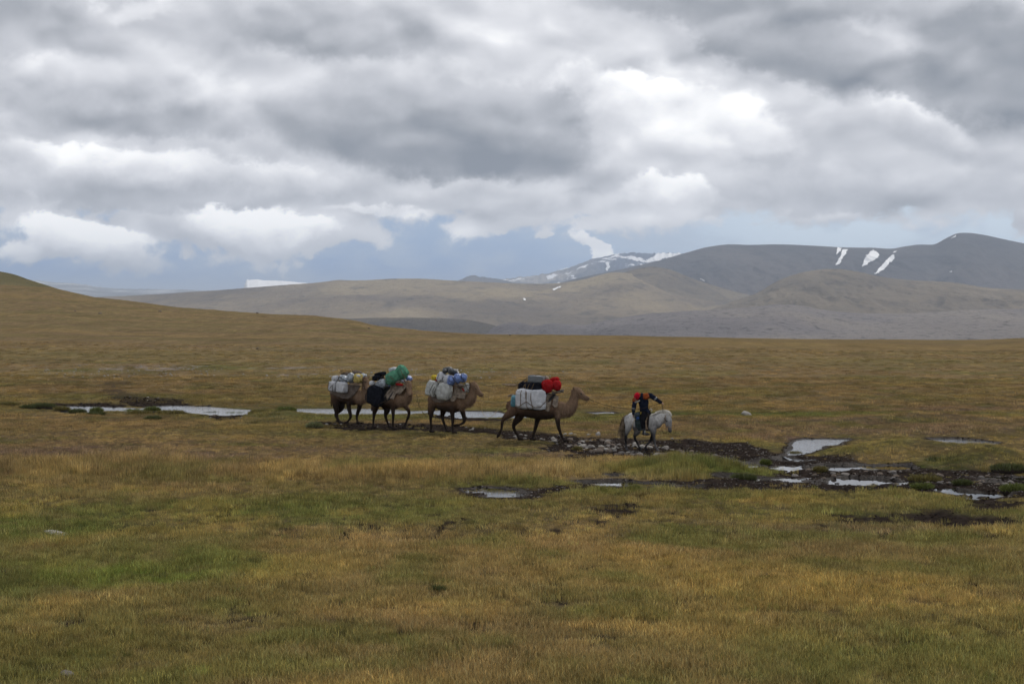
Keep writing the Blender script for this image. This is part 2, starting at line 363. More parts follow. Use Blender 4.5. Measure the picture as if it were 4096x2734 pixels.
ridge('rubble_moraine', [(1650,1350),(1800,1338),(1930,1325),(2010,1296),(2070,1288),(2140,1302),(2200,1293),(2260,1296),(2330,1300),(2420,1282),(2560,1258),(2700,1247),(2850,1238),(3000,1228),(3100,1218),(3200,1221),(3290,1238),(3420,1251),(3560,1254),(3700,1250),(3850,1240),(3960,1236),(4096,1236),(4400,1230),(4900,1225)],
      2600, -60, 1500, m_rubble, prof=.85, jag=1.5, jagw=.004, relief=7, rscale=120, gully=4, nu=520, nt=110, seed=10)
ridge('dark_bank', [(800,1345),(1000,1330),(1200,1310),(1350,1275),(1440,1272),(1600,1270),(1750,1272),(1880,1280),(1960,1296),(2050,1325),(2200,1360)],
      2700, -62, 2300, m_bank, relief=3, rscale=120, nu=200, seed=11)  # ridge standing in for the shadowed stretch of hillside
z3 = lambda L: [(2700 + .594 * a, 880 + .594 * b) for a, b in L]
z2 = lambda L: [(1400 + .596 * a, 900 + .596 * b) for a, b in L]
for L, rg in (([(1088,187),(1125,190),(1112,215),(1090,240),(1083,232)], 2), ([(1125,205),(1165,196),(1150,225),(1110,300),(1083,313),(1080,300),(1110,245)], 3), ([(1313,215),(1330,200),(1380,238),(1375,250),(1300,300),(1253,327),(1275,255)], 4),
          ([(1470,235),(1478,265),(1400,345),(1332,373),(1400,290),(1440,250)], 4), ([(1465,215),(1497,207),(1485,225),(1465,230)], 1), ([(1848,130),(1890,103),(1892,117),(1860,132)], 0), ([(1838,349),(1864,349),(1864,359),(1843,358)], 0), ([(158,397),(172,397),(205,415),(195,421)], 0)):
    snow_patch('dark_mountain7', z3(L), m_snow, 2, 5, rg)
for L in ([(1350,437),(1385,418),(1432,412),(1400,430),(1370,444)], [(1158,492),(1182,498),(1178,513),(1163,509)]):
    snow_patch('rolling_hill6', z2(L), m_snow, 2, 3, 1)

# ---- haze: one even box of pale air round everything
hz, n, b = new_mat('pale_air'); n.t.nodes.remove(b)
pv = n.n('ShaderNodeVolumePrincipled'); pv.inputs['Density'].default_value = HAZE = 6.2e-5
pv.inputs['Color'].default_value = (.70, .82, 1.0, 1); pv.inputs['Anisotropy'].default_value = .2
n.t.links.new(pv.outputs[0], n.t.nodes['Material Output'].inputs['Volume'])
bx = [(x, y, z) for x in (-90000, 90000) for y in (-3000, 75000) for z in (-130, 520)]
o = mesh_obj('haze', bx, [(0,1,3,2),(4,6,7,5),(0,4,5,1),(2,3,7,6),(0,2,6,4),(1,5,7,3)], hz, smooth=False)
tag(o, 'pale blue air veiling the distant hills', kind='stuff')

# ================================================================== THE MEADOW, STREAM AND BOG
W_LV = -0.09                                  # level of the water
PIX = F * H
# crest of the near meadow, as seen: photograph skyline and distance
CREST = np.array([(-900, 950), (-300, 1060), (0, 1139), (209, 1150), (381, 1188), (507, 1201), (715, 1229), (894, 1242), (1103, 1257), (1252, 1261), (1400, 1278), (1519, 1305), (1698, 1323), (1936, 1340),
                  (2234, 1342), (2473, 1347), (2800, 1356), (3175, 1370), (3413, 1374), (3520, 1373), (3829, 1378), (3947, 1374), (4096, 1361), (4300, 1350), (4800, 1340)], float)
def crest_of(u):
    x = u * F + CX
    y = np.interp(x, CREST[:, 0], CREST[:, 1]); Yc = np.interp(x, [-900, 0, 700, 1400, 1900, 2600, 3400, 4096, 4800], [620, 560, 470, 330, 235, 215, 200, 215, 230])
    return Yc, H + (HY - y) / F * Yc
def proj(X, Y, z=0.0): return CX + F * X / Y, HY + F * (H - z) / Y
def unproj(px, py, z=0.0):
    Y = F * (H - z) / (py - HY); return (px - CX) * Y / F, Y
za = lambda L: [(2800 + .5517 * a, 1550 + .5517 * b) for a, b in L]
zb = lambda L: [(1700 + .5108 * a, 1650 + .5108 * b) for a, b in L]
zc = lambda L: [(0 + .596 * a, 1500 + .596 * b) for a, b in L]
WATER = [za(l) for l in (
    [(755,372),(900,374),(1055,376),(1000,412),(900,432),(870,455),(780,482),(700,498),(655,494),(672,455),(684,410)],
    [(1700,374),(1850,374),(2000,384),(2140,400),(2060,420),(1850,412),(1740,400)],
    [(560,508),(620,500),(660,515),(715,535),(660,545),(575,545),(545,530)],
    [(305,535),(350,530),(400,528),(425,560),(445,575),(390,577),(320,562)],
    [(505,578),(600,572),(700,575),(780,592),(760,602),(640,606),(560,602)],
    [(800,572),(1000,570),(1250,566),(1480,564),(1510,590),(1450,606),(1300,608),(1100,600),(950,606),(880,596)],
    [(565,672),(650,668),(740,676),(820,690),(760,694),(640,690)], [(905,680),(1000,655),(1150,655),(1300,664),(1400,672),(1475,690),(1350,696),(1250,690),(1180,698),(1100,702),(1000,694)],
    [(155,656),(350,656),(560,660),(700,668),(560,672),(300,668)], [(1500,682),(1620,678),(1680,686),(1600,692)],
    [(1700,738),(1850,742),(1960,752),(2060,764),(2180,776),(2230,790),(2150,800),(2050,790),(1950,782),(1850,768),(1730,752)],
    [(1950,655),(2100,652),(2400,652),(2500,680),(2349,678),(2100,672)], [(130,528),(200,530),(215,545),(150,545)], [(900,590),(1040,590),(1060,606),(960,612)], [(2040,690),(2150,688),(2140,702)])] + [zb(l) for l in (
    [(455,592),(520,596),(620,597),(720,608),(715,640),(690,664),(600,660),(530,656),(500,630),(460,622)],
    [(1230,548),(1330,542),(1500,538),(1600,548),(1700,560),(1830,570),(1740,580),(1600,582),(1500,580),(1400,570),(1300,560)],
    [(1740,562),(1900,570),(2150,588),(2120,596),(1900,584)], [(2270,362),(2360,366),(2360,392),(2300,388)], [(1455,496),(1500,492),(1500,508),(1465,508)], [(330,606),(440,604),(450,622),(350,624)])] + [zc(l) for l in (
    [(430,210),(520,212),(612,213),(640,240),(600,250),(560,236),(500,228),(440,224)],
    [(660,216),(760,219),(840,222),(980,230),(960,240),(870,248),(760,242),(700,238)],
    [(980,222),(1080,210),(1200,208),(1350,211),(1500,222),(1655,232),(1650,262),(1560,272),(1440,268),(1330,258),(1240,242),(1150,236),(1060,238),(960,240)],
    [(1960,226),(2140,226),(2400,228),(2560,232),(2700,238),(2900,246),(2900,254),(2560,262),(2349,262),(2160,258),(2010,244)])] + [
    [(1700,1643),(1780,1641),(1880,1645),(1990,1648),(2020,1656),(2005,1668),(1950,1671),(1890,1668),(1850,1672),(1800,1664),(1740,1654)],
    [(2035,1664),(2120,1660),(2110,1670),(2060,1672)], [(2370,1650),(2440,1649),(2450,1655),(2390,1656)], [(2680,1662),(2725,1661),(2728,1668),(2690,1668)], [(170,1644),(262,1645),(262,1652),(200,1652)]]
MUD = [  # (polygon in photograph pixels, weight)
    zb([(760,165),(860,168),(1050,178),(1200,190),(1400,205),(1600,215),(1800,212),(1950,225),(2100,215),(2300,240),(2380,255),(2380,380),(2250,368),(2080,352),(1900,350),(1700,350),(1500,342),(1350,332),(1180,318),(1010,312),(920,300),(890,280),(960,255),(1010,225),(880,215),(760,200)]),
    za([(0,398),(150,400),(250,405),(340,408),(440,440),(540,462),(640,472),(700,490),(860,488),(1000,505),(1150,540),(1300,560),(1500,560),(1700,590),(1850,596),(2000,600),(2200,610),(2349,630),(2500,650),(2500,800),(2300,800),(2150,800),(2050,792),(1900,775),(1750,755),(1600,742),(1350,742),(1200,745),(1000,745),(800,735),(600,735),(300,730),(100,728),(-100,720),(-250,712),(-250,690),(0,668),(150,652),(400,650),(560,640),(520,590),(300,572),(200,560),(80,540),(0,510),(-60,480),(-60,420)]),
    zb([(230,612),(400,600),(600,590),(800,590),(1000,575),(1200,545),(1350,535),(1600,530),(1800,530),(2000,525),(2349,520),(2349,600),(2100,592),(1900,590),(1600,590),(1350,580),(1150,590),(1000,612),(880,640),(800,655),(700,668),(560,665),(400,662),(280,640)]),
    zc([(680,60),(760,52),(880,52),(850,75),(790,90),(870,125),(960,140),(1080,150),(1200,160),(1280,190),(1340,212),(1050,212),(900,205),(820,185),(740,160),(700,130),(690,95)]),
    zc([(340,188),(700,185),(860,200),(700,212),(430,208),(340,205)]), zc([(1080,196),(1400,196),(1345,214),(1080,214)]),
    zc([(1340,262),(1640,268),(1600,292),(1480,296),(1360,284)]), zc([(580,248),(720,250),(700,268),(600,266)]), zc([(880,234),(1200,240),(1260,262),(1000,270),(860,258)]),
    [(2270, 1820), (2330, 1815), (2380, 1830), (2300, 1842)], [(1270,1682),(1400,1690),(1480,1694),(1700,1694),(1860,1706),(1980,1716),(2060,1728),(2160,1742),(2240,1752),(2160,1756),(2060,1748),(1940,1734),(1760,1722),(1560,1724),(1380,1720)], [(1740,1640),(1900,1668),(2060,1672),(2060,1682),(1900,1684),(1740,1672)],
    [(1640,1700),(1720,1694),(1800,1706),(1700,1712)], zb([(640,170),(900,190),(900,215),(740,215),(640,200)])]
def poly_dist(X, Y, poly):
    """signed distance in metres, positive inside"""
    d = np.full(X.shape, 1e9); n = len(poly)
    for i in range(n):
        ax, ay = poly[i]; bx_, by_ = poly[(i + 1) % n]
        ex, ey = bx_ - ax, by_ - ay; L = ex * ex + ey * ey + 1e-9
        t = np.clip(((X - ax) * ex + (Y - ay) * ey) / L, 0, 1)
        d = np.minimum(d, np.hypot(X - ax - t * ex, Y - ay - t * ey))
    return np.where(in_poly(X, Y, poly), d, -d)
def field(X, Y, polys, z, reach=2.5, warp=.25):
    out = np.full(X.shape, -reach)
    wx = X + warp * fbm(X * 1.3, Y * 1.3, 41, 3); wy = Y + warp * 1.4 * fbm(X * 1.3, Y * 1.3, 51, 3)
    for p in polys:
        P_ = [unproj(a, b, z) for a, b in p]
        xs = [q[0] for q in P_]; ys = [q[1] for q in P_]
        s = (wx > min(xs) - reach) & (wx < max(xs) + reach) & (wy > min(ys) - reach) & (wy < max(ys) + reach)
        if s.any(): out[s] = np.maximum(out[s], poly_dist(wx[s], wy[s], P_))
    return out
def ell(px, py, x, y, rx, ry, rot=0.0):
    c, s = math.cos(R(rot)), math.sin(R(rot)); a = ((px - x) * c + (py - y) * s) / rx; b_ = (-(px - x) * s + (py - y) * c) / ry
    return np.exp(-(a * a + b_ * b_) * 1.2)
MOUNDS = [  # px, py, rx, ry(px), height m : banks and islands beside the water
    (3480, 1806, 240, 24, .38), (3900, 1842, 230, 26, .55), (3680, 1815, 220, 20, .30), (3080, 1782, 130, 16, .22), (2720, 1868, 190, 30, .30), (2900, 1880, 130, 26, .22), (4090, 1975, 70, 20, .2), (4000, 1735, 300, 14, .25), (3400, 1690, 300, 12, .22),
    (2800, 1678, 200, 9, .28), (3700, 1680, 200, 9, .3), (1050, 1650, 60, 8, .25), (540, 1655, 170, 6, .18), (850, 2250, 220, 30, .14), (1850, 2110, 260, 30, .18), (900, 2320, 160, 40, .12), (100, 1640, 120, 8, .22), (1300,2130,200,40,.15),
    (330, 1670, 120, 5, .14), (560, 1670, 130, 5, .12), (700, 1672, 120, 5, .12), (180, 1656, 100, 6, .2), (1040, 1666, 70, 7, .26), (1140, 1660, 60, 8, .3), (600, 1700, 500, 14, .1), (2100, 1900, 500, 26, .12), (3520, 1885, 60, 6, .1)]
ANIMALS = [(-7.2, 63.2), (-5.3, 60.9), (-2.6, 58.5), (.8, 55.1), (5.0, 51.5)]
def ground(X, Y, full=True):
    """height of the meadow; also the masks that go with it"""
    X = np.asarray(X, float); Y = np.asarray(Y, float)
    u = X / np.maximum(Y, 1); Yc, zc_ = crest_of(u)
    t = sstep(.30, 1.0, (Y - 60) / (Yc - 60)) * .55 + np.clip((Y - 75) / (Yc - 75), 0, 1) ** 1.25 * .45
    t = np.where(Y < 75, 0, t)
    z = zc_ * t
    beh = np.clip(Y - Yc, 0, 1e9)
    z = np.where(Y > Yc, zc_ - .0008 * beh ** 1.35 - beh * .02, z)
    px, py = proj(X, Y)
    far = sstep(70, 150, Y)
    z = z + .10 * fbm(X / 7, Y / 7, 1, 3) * (1 - .3 * far) + .05 * fbm(X / 1.6, Y / 1.6, 2, 3) * (1 - far * .4) + .5 * fbm(X / 45, Y / 28, 3, 4) * far * (1 - sstep(.75, 1., Y / Yc)) + .16 * np.abs(fbm(X / 9, Y / 5, 33, 3)) * far
    if not full: return z
    for a, b_, rx, ry, h_ in MOUNDS: z = z + h_ * ell(px, py, a, b_, rx, ry)
    wd = field(X, Y, WATER, W_LV, 4.5, .22); wd = wd + np.where(px > 1700, .16, .30) * sstep(-1.5, 0, wd); md = field(X, Y, MUD, 0, 2.5, .5)
    mn = fbm(X * 1.1, Y * .9, 61, 4) ; mn2 = fbm(X * 3.3, Y * 2.6, 71, 3)
    # trampled holes scattered over the near grass
    T = np.zeros(X.shape)
    for (a, b_, rx, ry, k) in ((2500, 2040, 420, 55, .62), (3750, 2075, 520, 48, .95), (3980, 2010, 260, 40, .8), (1600, 2035, 300, 30, .35), (2300, 2100, 300, 22, .30), (3600, 2560, 240, 26, .62), (3050, 2450, 180, 20, .45), (750, 2170, 190, 18, .4),
                               (1700, 1700, 500, 16, .35), (850, 2300, 260, 26, .35), (3300, 2120, 240, 24, .4), (1350, 1690, 160, 12, .5), (2450, 2700, 900, 20, .1), (4000, 2660, 100, 20, .4), (2050, 2330, 500, 60, .12), (3420,1985,40,8,.6), (2730, 2480, 60, 16, .5), (1750,2360,50,14,.6), (1190,2200,45,12,.6), (1340,2240,40,10,.6)):
        T = np.maximum(T, k * ell(px, py, a, b_, rx, ry))
    spot = sstep(.33, .43, fbm(X * 2.6, Y * 1.5, 91, 3) * .9 + .06 * sstep(.1, .6, T)) * sstep(1980, 2060, py) * sstep(2640, 2500, py) * .9
    hole = sstep(.50, .74, T * .98 + mn * .42 + mn2 * .10 + .05) * (Y < 75); hole = np.maximum(hole, spot)
    mud = np.maximum(sstep(-.22 + .3 * np.clip(mn2, -1, 1) * .5, .16, md + mn * .30 + .06), hole)
    mud = np.maximum(mud, sstep(-.35, -.05, wd) * (px > 1700))
    mud = mud * (1 - .45 * sstep(74, 82, Y))
    keep = np.zeros(X.shape)
    for ax_, ay_ in ANIMALS: keep = np.maximum(keep, np.exp(-(((X - ax_) / 1.9) ** 2 + ((Y - ay_) / 1.5) ** 2)))
    z = z * (1 - keep * .9)
    bog = sstep(.0, .5, md) * (px > 2700) * (py > 1820)
    z = z - mud * (.035 + .05 * np.clip(mn2, -.5, 1) ) * (1 - keep * .7) 
    z = z + mud * .05 * fbm(X * 6, Y * 6, 81, 2) * (1 - keep * .6)
    # water beds; level ground round them so the water is seen
    near_w = sstep(-4.2, -.8, wd)
    mound = np.zeros(X.shape)
    for a, b_, rx, ry, h_ in MOUNDS: mound = mound + h_ * ell(px, py, a, b_, rx, ry)
    z = z * (1 - near_w) + near_w * (-.062 + mound * .5 + .02 * fbm(X * 2, Y * 2, 77, 2) + .05 * sstep(-.7, -1.6, wd) + mud * .0)
    bn = fbm(X * 1.3, Y * 2.2, 63, 4); z = z - bog * (1 - keep) * np.clip(-.014 + .19 * bn, -.06, .10)
    z = np.where(wd > -.02, z * (1 - sstep(-.02, .10, wd)) + sstep(-.02, .10, wd) * (W_LV - .03 - .2 * sstep(.05, .6, wd)), z)
    rough = .6 * sstep(.2, .5, mn2 + mn * .5) * (wd > 0) * (wd < .35) * (px > 1700) * (py > 1820)
    z = z + rough * .10
    return z, dict(wd=wd, md=md, mud=mud, px=px, py=py, hole=hole, keep=keep, rough=rough)

PAL = dict(straw=(.27, .20, .094), gold=(.27, .205, .075), olive=(.165, .148, .058), green=(.120, .142, .045), vivid=(.128, .158, .044), dgreen=(.070, .080, .034), rust=(.205, .150, .082), purple=(.165, .122, .092), brown=(.19, .147, .082), pale=(.33, .27, .17))
PALA = {k: np.array(v) for k, v in PAL.items()}
PATCH = [  # colour name, px, py, rx, ry, weight
    ('vivid', 560, 2300, 420, 46, 1.0), ('vivid', 880, 2240, 150, 36, .6), ('vivid', 60, 2320, 160, 60, .5), ('green', 100, 2120, 330, 40, 1.0), ('green', 700, 2060, 480, 34, .7), ('green', 1450, 2030, 480, 50, .75), ('green', 1700, 2090, 300, 24, .5), ('dgreen', 30, 2330, 70, 40, .8), ('dgreen', 90, 2570, 130, 40, .7),
    ('olive', 300, 2620, 460, 80, .8), ('olive', 900, 2450, 400, 60, .7), ('green', 1400, 2520, 90, 24, .7), ('green', 2450, 2460, 190, 26, .6), ('vivid', 700, 2730, 200, 30, .4), ('green', 1150, 2700, 260, 30, .5), ('green', 3400, 2570, 400, 50, .55), ('green', 3900, 2620, 260, 60, .4),
    ('gold', 3000, 2330, 620, 70, .6), ('gold', 3500, 2380, 420, 60, .5), ('gold', 2900, 2500, 300, 50, .4), ('straw', 2150, 2190, 500, 40, .7), ('straw', 1300, 2150, 240, 34, .9), ('straw', 2350, 1860, 620, 34, 1.0), ('straw', 1500, 1880, 500, 30, .7), ('pale', 2350, 1900, 260, 16, .4),
    ('rust', 400, 1790, 620, 34, .9), ('purple', 500, 1815, 620, 26, 1.0), ('purple', 3300, 1705, 700, 12, .7), ('rust', 1100, 1780, 420, 24, .6), ('purple', 1930, 1822, 260, 10, .9), ('green', 2000, 1808, 140, 10, .7), ('brown', 250, 1730, 500, 20, .5), ('rust', 1700, 2560, 700, 80, .55), ('rust', 3300, 2200, 700, 40, .35), ('purple', 3350, 2130, 420, 24, .5),
    ('purple', 3110, 1745, 170, 12, 1.0), ('purple', 3800, 1725, 460, 10, .8), ('rust', 2750, 1730, 420, 16, .7), ('rust', 2350, 1700, 260, 14, .6), ('brown', 3600, 1690, 500, 14, .7), ('purple', 3700, 1632, 500, 10, .7),
    ('vivid', 2900, 1655, 480, 8, .9), ('vivid', 2300, 1672, 200, 11, .8), ('green', 3400, 1660, 700, 8, .8), ('vivid', 1850, 1636, 240, 6, .7), ('green', 2100, 1640, 220, 8, .8), ('green', 1550, 1668, 460, 10, .8), ('olive', 1700, 1730, 600, 14, .6), ('rust', 2300, 1712, 300, 12, .7), ('rust', 1500, 1620, 900, 8, .5), ('olive', 2700, 1775, 420, 10, .7), ('gold', 2600, 1622, 900, 10, .5),
    ('green', 2950, 1790, 300, 12, .5), ('green', 3430, 1812, 230, 14, .6), ('vivid', 3650, 1865, 140, 10, 1.0), ('green', 2780, 1880, 300, 22, 1.0), ('vivid', 3000, 1890, 120, 14, .7), ('dgreen', 2700, 1872, 160, 12, .6), ('green', 2050, 1932, 300, 12, .7), ('green', 2500, 1965, 300, 10, .7), ('green', 3200, 1990, 500, 12, .4), ('dgreen', 3700, 2060, 500, 40, .5),
    ('dgreen', 3950, 1872, 300, 20, .8), ('green', 3500, 2060, 500, 14, .4), ('olive', 3350, 1975, 300, 14, .5), ('gold', 3000, 2000, 380, 14, .8), ('rust', 2450, 2200, 500, 26, .2),
    ('green', 700, 1640, 700, 14, .7), ('olive', 500, 1600, 600, 16, .7), ('green', 500, 1585, 300, 8, .5), ('olive', 1200, 1600, 400, 14, .3), ('green', 880, 1478, 140, 7, .8), ('green', 1200, 1404, 240, 5, .7), ('dgreen', 1250, 1407, 110, 3, .9), ('olive', 3500, 1440, 400, 10, .6), ('green', 3550, 1432, 190, 5, .4),
    ('brown', 1200, 1380, 900, 30, .6), ('brown', 2600, 1420, 900, 20, .4), ('gold', 3200, 1385, 900, 20, .5), ('brown', 1500, 1360, 240, 12, .8), ('dgreen', 60, 1110, 260, 30, 1.0), ('olive', 500, 1430, 600, 16, .5)]
def colour(X, Y, M):
    px, py = M['px'], M['py']
    a = fbm(X / 6, Y / 6, 101, 4); b_ = fbm(X / 17, Y / 14, 111, 4); c = fbm(X / 2.1, Y / 2.1, 121, 3); d = fbm(X / .6, Y / .6, 131, 2)
    col = np.zeros(X.shape + (3,)) + PALA['brown'] * .5 + PALA['straw'] * .25 + PALA['olive'] * .25
    def blend(name, k):
        nonlocal col
        k = np.clip(k, 0, 1)[..., None]; col = col * (1 - k) + PALA[name] * k
    blend('olive', sstep(-.05, .35, a) * .75); blend('straw', sstep(.05, .4, -a) * .6); blend('rust', sstep(.05, .35, b_) * .45); blend('green', sstep(.08, .45, -b_) * .45 * sstep(62, 45, Y))
    blend('green', .55 * sstep(1960, 2060, py) * sstep(.25, -.25, a + .5 * c) * (1 - .7 * np.clip(ell(px, py, 3200, 2400, 1100, 260), 0, 1)))
    for nm, x, y, rx, ry, k in PATCH:
        blend(nm, k * np.clip(ell(px + 60 * a, py + ry * .6 * c, x, y, rx * 1.15, ry * 1.3) * 1.5 * (1 + 1.3 * c), 0, 1))
    blend('gold', sstep(.12, .45, c) * .4); blend('green', sstep(.15, .5, -c) * .40); blend('brown', sstep(.1, .5, d) * .35); blend('olive', sstep(.1, .5, -d) * .35)
    f = sstep(85, 190, Y) * (1 - .0 * a)
    stripe = fbm(X / 60, Y / 9, 141, 4)
    blend('brown', f * .45); blend('gold', f * sstep(.0, .35, stripe) * .35); blend('olive', f * sstep(.05, .35, -stripe) * .45)
    stony = sstep(.2, .42, fbm(X / 9, Y / 4, 151, 4)) * np.clip(ell(px, py, 900, 1497, 900, 26) * 1.2, 0, 1)
    k = (stony * sstep(-.1, .3, fbm(X * 1.5, Y * 1.0, 161, 3)) * .9)[..., None]; col = col * (1 - k) + np.array((.30, .28, .25)) * k
    trail = np.zeros(X.shape)
    return col * (1 + .16 * c + .10 * a)[..., None] * 1.0

# rows follow the photograph so that the relief is equally fine everywhere
rows = np.concatenate([np.geomspace(7000, 2800, 26)[:-1], np.arange(2800, 1995, -4.5), np.arange(1995, 1600, -1.8), np.arange(1600, 1338, -2.2)])
Yrow = PIX / (rows - HY)
Yrow = np.concatenate([Yrow, np.geomspace(Yrow[-1] * 1.012, 900, 70)])
ucol = np.linspace(-.46, .46, 1150)
YY = Yrow[:, None] + 0 * ucol[None]; XX = ucol[None] * YY
Z, M = ground(XX, YY)
V = np.stack([XX, YY, Z], -1)
m_grd, n, b = new_mat('meadow_soil', .95, .0)
at = n.n('ShaderNodeAttribute', attribute_name='turf').outputs['Color']
wet = n.n('ShaderNodeAttribute', attribute_name='wet').outputs['Fac']
p = geo_pos(n); f1 = n.noise(p, 3.0, 6, .7); f2 = n.noise(n.v('MULTIPLY', p, (1, .35, 1)), .9, 6, .75); f3 = n.noise(p, 11.0, 3, .6)
col = n.mix(n.mr(f1, .3, .7, 0, .6), at, n.v('SCALE', at, scale=.45))
col = n.mix(n.mr(f2, .52, .70, 0, .75), col, n.v('SCALE', at, scale=.5))
col = n.mix(n.mr(f2, .45, .28, 0, .5), col, n.v('SCALE', at, scale=1.45))
f4 = n.noise(n.v('MULTIPLY', p, (.16, .035, .16)), 1.0, 7, .7); f5 = n.noise(n.v('MULTIPLY', p, (.9, .12, .9)), 1.0, 4, .7)
col = n.mix(n.mr(f4, .50, .66, 0, .55), col, n.v('SCALE', at, scale=.50))
col = n.mix(n.mr(f5, .56, .70, 0, .6), col, n.v('SCALE', at, scale=.42))
col = n.mix(n.mr(f5, .44, .30, 0, .5), col, n.v('SCALE', at, scale=1.4))
mudc = n.ramp(f1, [(.3, (.010, .008, .007)), (.55, (.026, .020, .017)), (.75, (.055, .043, .036))])
col = n.mix(n.n('ShaderNodeAttribute', attribute_name='mud').outputs['Fac'], col, mudc)
n.put(b.inputs['Base Color'], col)
n.put(b.inputs['Roughness'], n.mr(wet, 0, 1, .95, .7)); n.put(b.inputs['Specular IOR Level'], n.mr(wet, .6, 1, 0, .15))
bump(n, b, n.m('ADD', f3, n.m('MULTIPLY', f1, 2.0)), .8, .06)
turf = colour(XX, YY, M)
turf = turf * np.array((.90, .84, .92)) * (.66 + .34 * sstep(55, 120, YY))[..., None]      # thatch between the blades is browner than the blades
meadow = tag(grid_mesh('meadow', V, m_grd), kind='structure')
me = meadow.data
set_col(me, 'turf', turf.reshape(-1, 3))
for nm, arr in (('mud', M['mud']), ('wet', np.clip(sstep(-.8, .2, M['wd']) * M['mud'], 0, 1))):
    a_ = me.attributes.new(nm, 'FLOAT', 'POINT'); a_.data.foreach_set('value', np.clip(arr, 0, 1).astype(np.float32).reshape(-1))

# the green shoulder behind the brown slope on the left
ridge('green_shoulder', [(-1200, 900), (-600, 960), (-200, 1040), (0, 1085), (60, 1098), (119, 1119), (180, 1138), (250, 1160), (400, 1195), (560, 1225)], 900, -30, 600, None, relief=1.5, rscale=60, seed=12, nu=160, nt=50)
HILLS['green_shoulder12'][2].data.materials.append(hill_mat('green_slope', [(.075, .068, .034), (.11, .095, .046), (.15, .12, .06)], .02, .15, (.04, .04, .02), .5, .8))

# water
m_wat, n, b = new_mat('shallow_water', .04, .5)
b.inputs['Base Color'].default_value = (.07, .075, .08, 1); b.inputs['IOR'].default_value = 1.6
p = geo_pos(n); hN = n.m('ADD', n.noise(n.v('MULTIPLY', p, (1, 1.6, 1)), 2.2, 4, .6), n.m('MULTIPLY', n.noise(p, 9.0, 2, .5), .35))
bump(n, b, hN, .35, .05)
m_still, n2, b2 = new_mat('still_water', .02, .5)
b2.inputs['Base Color'].default_value = (.010, .009, .008, 1); b2.inputs['IOR'].default_value = 1.6
bump(n2, b2, n2.noise(geo_pos(n2), 3.0, 3, .5), .06, .03)
def water_sheet(name, x0, x1, y0, y1, mat):
    xs = np.linspace(x0, x1, 30); ys = np.linspace(y0, y1, 20); A, B = np.meshgrid(xs, ys)
    return tag(grid_mesh(name, np.stack([A, B, A * 0 + W_LV], -1), mat), kind='structure')
water_sheet('stream_water', -30, 12, 64.5, 78, m_wat)
water_sheet('pond_water', 9.6, 22, 47.6, 60, m_wat)
water_sheet('puddle_water', -2, 22, 38, 47.5, m_still)

# ---- grass: blades scattered as clumps; colour carried by each clump from the turf it grows in
def clump(name, nb_, rad, hmin, hmax, wd, seed, lean=.5):
    r = np.random.default_rng(seed); vs = []; fs = []; tint = []
    for i in range(nb_):
        a = r.uniform(0, 6.28); q = rad * math.sqrt(r.uniform()); x, y = q * math.cos(a), q * math.sin(a)
        h_ = r.uniform(hmin, hmax); f = r.uniform(0, 6.28); ln = abs(r.normal(0, lean)) * h_
        lx, ly = ln * math.cos(f), ln * math.sin(f); g = r.uniform(0, 3.14); wx, wy = wd * math.cos(g) / 2, wd * math.sin(g) / 2
        k = len(vs)
        vs += [(x - wx, y - wy, -.02), (x + wx, y + wy, -.02), (x + lx * .4 + wx * .8, y + ly * .4 + wy * .8, h_ * .6), (x + lx * .4 - wx * .8, y + ly * .4 - wy * .8, h_ * .6), (x + lx, y + ly, h_ * .95)]
        fs += [(k, k + 1, k + 2, k + 3), (k + 3, k + 2, k + 4)]
        t_ = r.uniform(.55, 1.5); hu = r.uniform(-.12, .16); tint += [(t_ * (1 + hu), t_, t_ * (1 - hu))] * 5
    me = bpy.data.meshes.new(name); me.from_pydata(vs, [], fs); set_col(me, 'tint', np.array(tint)); me.materials.append(m_gr)
    return bpy.data.objects.new(name, me)
m_gr, n, b = new_mat('grass_blades', .8, .04)
ci = n.n('ShaderNodeAttribute', attribute_type='INSTANCER', attribute_name='gcol').outputs['Color']
ti = n.n('ShaderNodeAttribute', attribute_name='tint').outputs['Color']
gcol_ = n.v('MULTIPLY', ci, ti); n.put(b.inputs['Base Color'], gcol_)
tr = n.n('ShaderNodeBsdfTranslucent'); n.put(tr.inputs[0], n.v('SCALE', gcol_, scale=1.3)); mxs = n.n('ShaderNodeMixShader'); mxs.inputs[0].default_value = .4
n.t.links.new(b.outputs[0], mxs.inputs[1]); n.t.links.new(tr.outputs[0], mxs.inputs[2]); n.t.links.new(mxs.outputs[0], n.t.nodes['Material Output'].inputs['Surface'])
gcoll = bpy.data.collections.new('grass_sources')      # not linked into the scene: only instanced
for i in range(8): gcoll.objects.link(clump('grass_clump', 44, .20, .04, .13, .007, 300 + i, .7))
for i in range(4): gcoll.objects.link(clump('grass_clump', 40, .22, .16, .34, .008, 400 + i, .35))
for i in range(4): gcoll.objects.link(clump('grass_clump', 60, .42, .06, .15, .014, 500 + i, .6))

